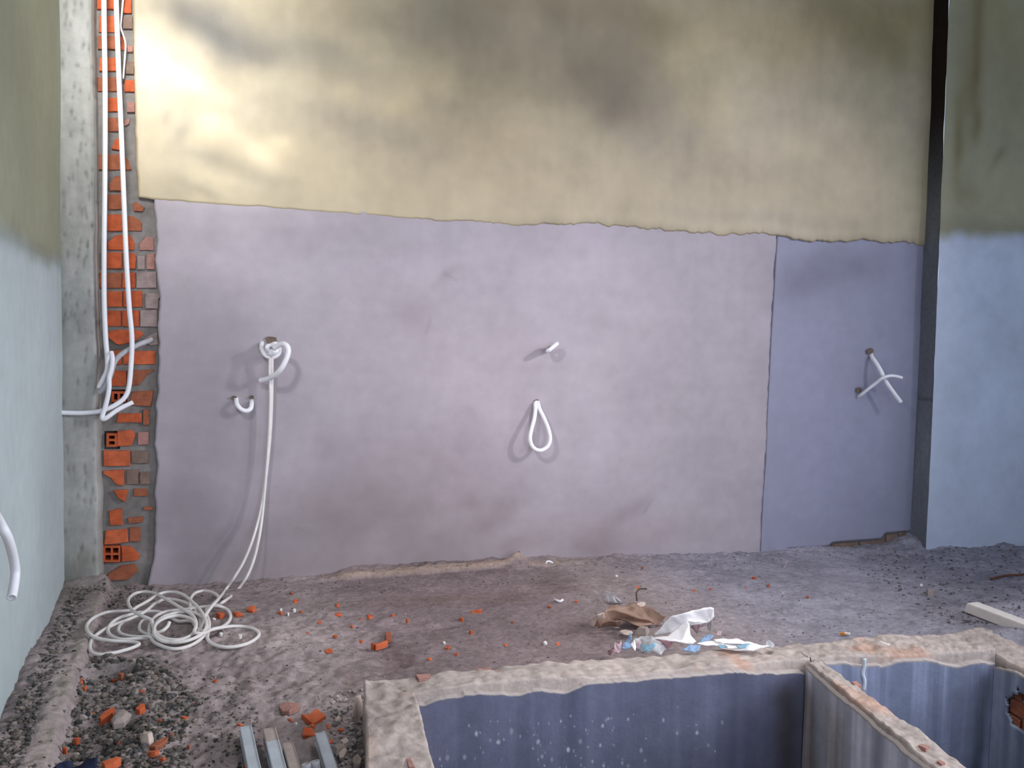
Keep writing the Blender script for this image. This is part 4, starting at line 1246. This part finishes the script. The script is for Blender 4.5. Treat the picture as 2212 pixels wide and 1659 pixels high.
rag = empty('rag', G(1365, 1400, .08))
tag(rag, 'crushed blue and pink rag half buried behind the tank rim', 'rag')
sheet('blue_fold', [(1344, 1402, .11), (1347, 1388, .12), (1358, 1377, .13), (1366, 1370, .14), (1367, 1380, .13), (1362, 1390, .12), (1372, 1402, .11)], M['cloth_blue'], rag, .008, .03, seed=621)
sheet('grey_fold', [(1366, 1382, .125), (1385, 1374, .135), (1405, 1375, .14), (1420, 1383, .14), (1438, 1392, .135), (1438, 1405, .12), (1420, 1411, .115), (1395, 1408, .115), (1375, 1402, .11)], M['cloth_grey'], rag, .012, .04, seed=631)
sheet('blue_fold', [(1386, 1392, .14), (1400, 1394, .145), (1412, 1388, .15), (1416, 1394, .145), (1408, 1404, .135), (1398, 1409, .13), (1390, 1402, .135)], M['cloth_aqua'], rag, .006, .03, seed=641)
sheet('plum_fold', [(1420, 1383, .145), (1440, 1385, .145), (1457, 1388, .145), (1450, 1397, .135), (1440, 1404, .125), (1432, 1392, .135)], M['cloth_plum'], rag, .005, .03, seed=651)
sheet('pink_fold', [(1322, 1406, .10), (1326, 1392, .12), (1334, 1387, .125), (1342, 1385, .125), (1344, 1398, .11), (1338, 1408, .10)], M['cloth_pink'], rag, .010, .02, seed=661)
sheet('plum_fold', [(1310, 1412, .09), (1315, 1404, .10), (1323, 1400, .105), (1326, 1410, .095)], M['cloth_plum'], rag, .008, .02, seed=671)
sheet('white_fold', [(1362, 1388, .14), (1370, 1384, .145), (1374, 1396, .135), (1372, 1403, .13), (1364, 1398, .13)], M['cloth_white'], rag, .006, .02, seed=681)
sheet('pink_fold', [(1376, 1385, .145), (1384, 1383, .148), (1384, 1392, .14), (1379, 1402, .13), (1375, 1400, .13)], M['cloth_pink'], rag, .004, .02, seed=691)

pp = empty('brown_paper', ground(1350, 1330))
tag(pp, 'crumpled dirty brown paper lying behind the white sack', 'paper')
sheet('sheet', [(1275, 1348, .03), (1278, 1337, .06), (1292, 1328, .085), (1310, 1318, .09), (1335, 1310, .08), (1360, 1305, .07), (1385, 1307, .06), (1415, 1318, .055), (1435, 1333, .04), (1425, 1342, .02), (1385, 1348, .02), (1345, 1338, .05),
                (1320, 1343, .03), (1298, 1354, .02), (1282, 1354, .02)], M['paper_brown'], pp, .016, .06, seed=701, th=.002)
sheet('pale_edge', [(1275, 1350, .035), (1279, 1338, .065), (1290, 1330, .09), (1302, 1324, .095), (1306, 1336, .075), (1292, 1340, .06), (1284, 1353, .03)], M['leaf_dry'], pp, .006, .04, seed=711, th=.002)
sheet('flap', [(1302, 1350, .035), (1318, 1343, .055), (1342, 1340, .055), (1343, 1346, .035), (1325, 1353, .02), (1302, 1356, .02)], M['paper_brown'], pp, .006, .03, seed=721, th=.002)
tube('twig', [ground(1375, 1332, .07), ground(1374, 1320, .08), ground(1382, 1314, .085), ground(1396, 1311, .08)], .0035, M['twig'], 'dark bent twig on the brown paper', 'twig', sides=6, hollow=False)


def leaf(px, py, w_, h_, rot, lab, lift=.012):
    pts = []
    for k in range(14):
        a = k / 14 * 2 * math.pi
        x = math.cos(a) * w_ / 2
        y = math.sin(a) * h_ / 2 * (1 - .35 * math.cos(a) * math.cos(a))
        c, s_ = math.cos(rot), math.sin(rot)
        pp_ = ground(px + x * c - y * s_, py + x * s_ + y * c, lift)
        pts.append((px + x * c - y * s_, py + x * s_ + y * c, pp_[2] + .006 * abs(math.sin(a))))
    lf = empty('dry_leaf', ground(px, py))
    tag(lf, lab, 'leaf')
    sheet('blade', pts, M['leaf_dry'], lf, .003, .04, cuts=2, th=.0015, seed=int(px))
    p0 = ground(px - w_ / 2 * math.cos(rot), py - w_ / 2 * math.sin(rot), lift)
    p1 = ground(px - w_ * .85 * math.cos(rot), py - w_ * .85 * math.sin(rot) - 1, lift * .6)
    V, Fc = tube_geo([p0, (p0 + p1) / 2 + np.array([0, 0, .002]), p1], .0016, 6, 3, False)
    mesh_obj('stalk', V, Fc, M['leaf_dry'], lf)


leaf(1352, 1366, 30, 13, .12, 'pale dry leaf on the dirt just above the blue rag', .015)
leaf(1385, 1305, 20, 11, -.1, 'small bright dry leaf perched on top of the brown paper', .085)
pb = empty('plastic_scrap', ground(1318, 1292))
tag(pb, 'crumpled scrap of clear plastic behind the brown paper', 'plastic scrap')
sheet('film', [(1299, 1286, .02), (1312, 1283, .04), (1327, 1281, .05), (1325, 1286, .04), (1336, 1298, .02), (1345, 1299, .012), (1330, 1304, .008), (1314, 1301, .008), (1303, 1296, .012)], M['plastic'], pb, .006, .03, seed=731, th=.0015)
nv_ = empty('navy_cloth', ground(165, 1652))
tag(nv_, 'dark navy cloth at the near edge of the gravel, below the ledge', 'cloth')
sheet('fold', [(108, 1668, .06), (125, 1650, .085), (148, 1641, .09), (160, 1646, .075), (150, 1672, .06), (130, 1690, .05)], M['navy'], nv_, .008, .04, seed=741)
sheet('fold', [(148, 1664, .06), (165, 1649, .085), (190, 1643, .10), (212, 1634, .11), (209, 1655, .085), (200, 1690, .05), (160, 1690, .05)], M['navy'], nv_, .008, .04, seed=751)

# --- brick fragments, each its own thing
def frag(name, poly_px, th, m, lab, cat, group=None, tilt=0.0):
    c2 = (sum(p[0] for p in poly_px) / len(poly_px), sum(p[1] for p in poly_px) / len(poly_px))
    g = ground(*c2)
    zt = g[2] + th
    bm = bmesh.new()
    top = []
    bot = []
    tx, ty = rng.uniform(-tilt, tilt), rng.uniform(-tilt, tilt)
    for (a, b) in poly_px:
        p = G(a, b, zt)
        dz = (p[0] - g[0]) * tx + (p[1] - g[1]) * ty
        top.append(bm.verts.new((p[0], p[1], zt + dz + rng.uniform(-.0015, .0015))))
        q_ = g + (p - g) * rng.uniform(.92, 1.06)
        bot.append(bm.verts.new((q_[0], q_[1], g[2] - .004)))
    n = len(top)
    if th > .0165 and cat == 'mortar chunk':              # rounded lump: shoulders below a smaller crown
        c = sum((v_.co for v_ in top), Vector()) / n
        mid = []
        for v_ in top:
            k_ = rng.uniform(1.0, 1.16)
            mid.append(bm.verts.new((c.x + (v_.co.x - c.x) * k_, c.y + (v_.co.y - c.y) * k_, g[2] + th * rng.uniform(.35, .6))))
            v_.co = c + (v_.co - c) * rng.uniform(.5, .75)
            v_.co.z -= th * rng.uniform(0, .15)
        rings = [top, mid, bot]
    else:
        rings = [top, bot]
    bm.faces.new(top)
    bm.faces.new(bot[::-1])
    for r1, r2 in zip(rings[:-1], rings[1:]):
        for k in range(n):
            bm.faces.new((r1[k], r2[k], r2[(k + 1) % n], r1[(k + 1) % n]))
    bmesh.ops.bevel(bm, geom=bm.edges[:], offset=.0012, segments=1, affect='EDGES')
    return tag(bm_obj(name, bm, m, None, origin=g), lab, cat, group)


frag('brick_fragment', [(651, 1543), (668, 1543), (683, 1530), (704, 1544), (678, 1561), (672, 1559)], .022, M['brick_bright'], 'largest orange brick fragment, near the tank corner above the tubes', 'brick fragment')
frag('brick_fragment', [(655, 1571), (675, 1571), (683, 1588), (653, 1588)], .016, M['brick_orange'], 'square orange brick fragment just below the largest one', 'brick fragment')
frag('brick_fragment', [(602, 1524), (612, 1516), (645, 1518), (648, 1524), (625, 1536), (610, 1536)], .012, M['brick_pink'], 'flat pinkish brick fragment left of the largest orange one', 'brick fragment')
frag('brick_fragment', [(214, 1549), (224, 1537), (242, 1526), (249, 1530), (238, 1543), (218, 1553)], .02, M['brick_orange'], 'long orange brick splinter in the dark gravel', 'brick fragment')
frag('brick_fragment', [(292, 1530), (302, 1521), (312, 1518), (314, 1526), (302, 1533)], .014, M['brick_orange'], 'orange brick splinter right of the long one in the gravel', 'brick fragment')
frag('brick_fragment', [(220, 1645), (250, 1634), (262, 1634), (246, 1645), (226, 1652)], .02, M['brick_bright'], 'orange brick splinter at the near frame edge beside navy cloth', 'brick fragment')
frag('brick_fragment', [(532, 1316), (538, 1309), (551, 1309), (554, 1316), (546, 1320)], .016, M['brick_bright'], 'bright orange brick lump right of the hose coils', 'brick fragment')
frag('brick_fragment', [(810, 1391), (836, 1382), (838, 1386), (812, 1395)], .016, M['brick_bright'], 'thin upright orange brick sliver in the middle of the dirt', 'brick fragment')
frag('brick_fragment', [(832, 1366), (845, 1366), (846, 1378), (834, 1382)], .012, M['brick_dull'], 'dull brick scrap touching the upright orange sliver', 'brick fragment')
frag('brick_fragment', [(322, 1612), (345, 1596), (364, 1590), (362, 1597), (336, 1614)], .012, M['brick_dull'], 'dull slanting brick splinter at the right margin of the gravel', 'brick fragment')

chips_near_wall = [(515, 1325, 24, 7), (478, 1328, 20, 11), (640, 1300, 12, 9), (630, 1281, 9, 6), (606, 1322, 9, 5), (650, 1321, 8, 4), (730, 1306, 9, 8), (733, 1326, 22, 5), (800, 1332, 13, 11), (782, 1335, 7, 4), (848, 1329, 11, 4), (780, 1384, 11, 5),
                   (710, 1404, 20, 8), (723, 1371, 12, 4), (664, 1367, 7, 4), (967, 1396, 11, 5), (1093, 1392, 9, 4), (1109, 1343, 8, 4), (1030, 1320, 26, 6), (997, 1337, 9, 4), (929, 1421, 9, 4), (985, 1412, 9, 4), (1205, 1390, 10, 6),
                   (1188, 1308, 8, 4), (1245, 1297, 8, 4), (806, 1400, 9, 4), (880, 1342, 6, 4), (1018, 1365, 8, 4), (690, 1340, 8, 4), (760, 1352, 8, 4)]
chips_gravel = [(290, 1405, 16, 14), (335, 1402, 14, 6), (262, 1461, 14, 9), (246, 1470, 16, 6), (180, 1485, 16, 6), (176, 1470, 8, 10), (308, 1491, 13, 5), (335, 1491, 10, 5), (400, 1550, 16, 8), (345, 1555, 9, 5), (330, 1625, 22, 7),
                (207, 1593, 13, 6), (165, 1600, 15, 8), (325, 1641, 9, 7), (350, 1640, 20, 4), (232, 1657, 18, 5), (312, 1649, 14, 4), (465, 1470, 11, 4), (407, 1610, 8, 5), (285, 1480, 10, 6), (225, 1500, 9, 5), (270, 1505, 10, 5),
                (200, 1540, 9, 5), (370, 1585, 10, 5), (300, 1560, 9, 4), (140, 1620, 10, 5), (255, 1600, 10, 5), (420, 1520, 9, 4)]
chips_tank = [(628, 1552, 9, 4), (710, 1566, 10, 9), (737, 1576, 13, 6), (712, 1600, 14, 8), (520, 1564, 16, 3), (690, 1556, 12, 5), (676, 1566, 10, 6), (530, 1655, 12, 5)]
chips_right = [(1630, 1247, 9, 4), (1500, 1274, 8, 4), (1535, 1272, 7, 4), (1377, 1266, 7, 4), (1388, 1225, 5, 4), (1610, 1268, 7, 4), (1660, 1262, 8, 4), (1745, 1290, 7, 3)]
LANDMARKS = [('the wide right loop of the hose', 505, 1375), ('the foot of the hanging hose', 490, 1285), ('the upright orange sliver', 824, 1388), ('the knotted cord at the wall', 1190, 1225),
             ('the left rear corner of the tank', 787, 1470), ('the white sack', 1475, 1350), ('the largest orange brick fragment', 678, 1547), ('the pale lump in the gravel', 317, 1587),
             ('the long orange splinter in the gravel', 232, 1545), ('the navy cloth', 165, 1652), ('the lone steel tube', 705, 1625), ('the long pale straw', 533, 1475), ('the curled plastic shaving', 1207, 1300),
             ('the brown paper', 1350, 1330), ('the cigarette end', 1826, 1374), ('the left hose loop', 245, 1390)]
ORD = ['nearest', 'second nearest', 'third nearest', 'fourth nearest', 'fifth nearest', 'sixth nearest', 'seventh nearest', 'eighth nearest', 'ninth nearest', 'tenth nearest', 'eleventh nearest', 'twelfth nearest']


def place_label(px, py, allp):
    best = None
    for nm, lx, ly in LANDMARKS:
        d = math.hypot(px - lx, py - ly)
        rk = sum(1 for (a, b) in allp if math.hypot(a - lx, b - ly) < d - 1e-6)
        if best is None or (rk, d) < best[:2]:
            best = (rk, d, nm)
    return ORD[min(best[0], 11)] + ' to ' + best[2]


all_chips = [c[:2] for l_ in (chips_near_wall, chips_gravel, chips_tank, chips_right) for c in l_]
for lst, grp in ((chips_near_wall, 'brick chips on the brown dirt'), (chips_gravel, 'brick chips in the gravel'), (chips_tank, 'brick chips by the tubes'), (chips_right, 'brick chips on the pale dust')):
    for (px, py, w_, h_) in lst:
        n = rng.choice((4, 5, 5, 6))
        a0 = rng.uniform(0, 6.28)
        poly = []
        for k in range(n):
            a = a0 + k / n * 6.283
            poly.append((px + w_ * .56 * math.cos(a) * rng.uniform(.75, 1.15), py + h_ * .56 * math.sin(a) * rng.uniform(.8, 1.15)))
        c = rng.choice(['orange', 'bright', 'orange', 'dull'])
        sz = 'tiny' if w_ < 10 else ('long thin' if w_ / h_ > 3 else 'small')
        frag('brick_chip', poly[::-1], rng.uniform(.003, .008), M['brick_' + c], sz + (' dull' if c == 'dull' else '') + ' orange brick chip, ' + place_label(px, py, all_chips), 'brick chip', grp, tilt=.3)

# --- white scraps and pale chunks
M['mortar_chunk'] = mat('pale_mortar_chunk', srgb(198, 182, 170), .95, .15, 40, .5, 80)
M['mortar_grey'] = mat('grey_mortar_chunk', srgb(158, 146, 138), .95, .15, 40, .5, 80)
crumbs = [(478, 1367, 9, 6), (519, 1371, 9, 6), (607, 1315, 7, 4), (636, 1316, 9, 4), (623, 1324, 6, 4), (1178, 1387, 10, 6), (960, 1387, 7, 5), (1332, 1243, 9, 4), (640, 1561, 8, 6), (700, 1580, 8, 5), (463, 1336, 8, 4), (1990, 1262, 8, 3)]
for (px, py, w_, h_) in crumbs:
    poly = [(px + w_ * .5 * math.cos(k / 6 * 6.28) * rng.uniform(.7, 1.1), py + h_ * .5 * math.sin(k / 6 * 6.28) * rng.uniform(.7, 1.1)) for k in range(6)]
    frag('plaster_crumb', poly[::-1], .008, M['paper'], 'tiny white plaster crumb, ' + place_label(px, py, [c_[:2] for c_ in crumbs]), 'crumb', 'white plaster crumbs')
tube('shaving', [ground(1197, 1297.5, .008), ground(1203, 1300, .006), ground(1210, 1302, .006), ground(1216, 1301, .012)], [.003] * 8 + [.006] * 12, M['pvc'], 'curled white plastic shaving on the dirt below the clod', 'shaving', sides=6, hollow=False)
tube('straw', [ground(508, 1476, .004), ground(530, 1473, .006), ground(540, 1472, .005), ground(558, 1478, .004)], .0014, M['leaf_dry'], 'thin pale straw lying on the bare dirt', 'straw', sides=5, hollow=False)
tube('straw', [ground(1692, 1231, .006), ground(1697, 1226, .012), ground(1700, 1219, .02)], .0016, M['leaf_dry'], 'short upright straw on the dust near the narrow plaster coat', 'straw', sides=5, hollow=False)
p_ = [G(1901, 1386, RIM + .015), G(1910, 1390, RIM + .015), G(1921, 1393, RIM + .015)]
tube('splinter', p_, .003, M['cloth_white'], 'pale wood splinter on the rim of the right chamber', 'splinter', sides=6, hollow=False)
for poly, th, m, lab in [
    ([(761, 1533), (764, 1520), (774, 1504), (782, 1504), (783, 1518), (770, 1530)], .035, 'mortar_chunk', 'pale mortar chunk leaning against the tank corner'),
    ([(720, 1550), (732, 1541), (737, 1544), (734, 1553), (722, 1557)], .02, 'mortar_chunk', 'small pale mortar chunk left of the leaning one'),
    ([(714, 1612), (730, 1603), (750, 1598), (746, 1612), (728, 1622)], .02, 'mortar_grey', 'flat grey mortar chunk beside the lone steel tube'),
    ([(731, 1618), (744, 1606), (750, 1612), (742, 1626), (735, 1628)], .02, 'mortar_chunk', 'pinkish mortar chunk under the flat grey one'),
    ([(762, 1628), (772, 1618), (780, 1626), (778, 1638), (766, 1638)], .025, 'mortar_chunk', 'rounded whitish lump next to the tank wall'),
    ([(735, 1597), (748, 1590), (754, 1596), (744, 1602)], .016, 'mortar_chunk', 'small whitish lump above the flat grey chunk'),
    ([(302, 1584), (312, 1577), (325, 1580), (332, 1590), (322, 1598), (306, 1594)], .017, 'mortar_chunk', 'pale rounded lump among the dark gravel'),
    ([(255, 1527), (272, 1524), (282, 1534), (268, 1548), (246, 1552), (240, 1545)], .03, 'mortar_grey', 'grey stone behind the long orange splinter'),
    ([(2000, 1278), (2012, 1272), (2022, 1275), (2016, 1284), (2004, 1287)], .015, 'mortar_grey', 'grey lump on the dust near the batten'),
    ([(1372, 1362), (1390, 1352), (1404, 1356), (1396, 1368)], .02, 'mortar_grey', 'flat grey lump between the brown paper and white sack')]:
    frag('mortar_chunk', poly, th, M[m], lab, 'mortar chunk', tilt=.25)

# --- gravel and crumbs nobody could count
ico = bmesh.new()
bmesh.ops.create_icosphere(ico, subdivisions=1, radius=1)
IV = np.array([v_.co[:] for v_ in ico.verts])
IF = np.array([[v_.index for v_ in f.verts] for f in ico.faces])
ico.free()
nr_ = np.random.RandomState(5)


def scatter(name, zones, m, seed):
    VV, FF, CC, base_ = [], [], [], 0
    for poly, n, smin, smax, cols_ in zones:
        x0, x1 = min(p[0] for p in poly), max(p[0] for p in poly)
        y0, y1 = min(p[1] for p in poly), max(p[1] for p in poly)
        px = nr_.uniform(x0, x1, n * 4)
        py = nr_.uniform(y0, y1, n * 4)
        ok = np.where(in_poly(px, py, poly))[0][:n]
        z = np.zeros(len(ok))
        d = F[None] + ((px[ok] - 1106) / FPX)[:, None] * R[None] - ((py[ok] - 829.5) / FPX)[:, None] * U[None]
        for _ in range(5):
            t = (z - CAM[2]) / d[:, 2]
            Q = CAM[None] + d * t[:, None]
            z = floor_h(Q[:, 0], Q[:, 1])
        dl_ = Q[:, 0] - (LP[0] + LDIR[0] * (Q[:, 1] - LP[1]) / LDIR[1])
        inside = in_poly(Q[:, 0], Q[:, 1], [(p[0], p[1]) for p in TANK]) | (Q[:, 1] > -.008) | ((dl_ > .10) & (dl_ < .178) & (Q[:, 1] < -.22) & (nr_.rand(len(dl_)) < .93)) | (dl_ < .012)
        for k in np.where(~inside)[0]:
            s_ = smin + (smax - smin) * nr_.rand() ** 2.2
            V = IV * (1 + nr_.uniform(-.28, .28, (len(IV), 1))) * np.array([1, nr_.uniform(.6, 1), nr_.uniform(.45, .8)]) * s_
            a = nr_.uniform(0, 6.28)
            ca, sa = math.cos(a), math.sin(a)
            V = np.column_stack([V[:, 0] * ca - V[:, 1] * sa, V[:, 0] * sa + V[:, 1] * ca, V[:, 2]])
            VV.append(V + np.array([Q[k, 0], Q[k, 1], z[k] + s_ * .25]))
            FF.append(IF + base_)
            base_ += len(IV)
            c = srgb(*cols_[nr_.randint(len(cols_))]) * nr_.uniform(.75, 1.25)
            CC.append(np.repeat(c[None], len(IV), 0))
    o = mesh_obj(name, np.vstack(VV), np.vstack(FF), m, None, np.vstack(CC), smooth=False)
    o['kind'] = 'stuff'
    return o


GREY = [(118, 113, 108), (88, 86, 84), (144, 135, 127), (68, 68, 64), (124, 114, 105), (96, 91, 84)]
DUST = [(122, 114, 116), (104, 98, 100), (138, 130, 132), (92, 86, 86)]
LIGHT = [(160, 152, 146), (140, 132, 128), (120, 114, 112), (172, 164, 158)]
g1 = scatter('gravel', [([(180, 1420), (330, 1425), (390, 1470), (440, 1520), (395, 1580), (410, 1659), (80, 1659), (130, 1560)], 1800, .004, .014, GREY),
                        ([(330, 1425), (520, 1470), (580, 1560), (520, 1659), (300, 1659)], 380, .0025, .008, GREY),
                        ([(150, 1285), (205, 1280), (190, 1350), (75, 1659), (0, 1659), (0, 1602)], 1300, .003, .010, GREY),
                        ([(145, 1270), (330, 1255), (340, 1300), (180, 1330)], 500, .003, .009, GREY)], M['stone'], 1)
tag(g1, 'dark grey gravel and crumbled mortar heaped along the left wall', 'gravel')
g2 = scatter('rubble', [([(340, 1262), (1300, 1212), (1990, 1150), (2000, 1190), (1300, 1250), (700, 1295), (340, 1300)], 900, .002, .006, DUST),
                        ([(1900, 1180), (2212, 1180), (2212, 1350), (2050, 1350), (1850, 1230)], 800, .002, .009, DUST),
                        ([(330, 1300), (1300, 1260), (2212, 1200), (2212, 1400), (790, 1470), (700, 1600), (430, 1600)], 1500, .0015, .005, DUST),
                        ([(715, 1500), (785, 1480), (790, 1659), (715, 1659)], 260, .003, .012, LIGHT)], M['stone'], 2)
tag(g2, 'fine crumbs of mortar and dirt spread over the floor', 'rubble')
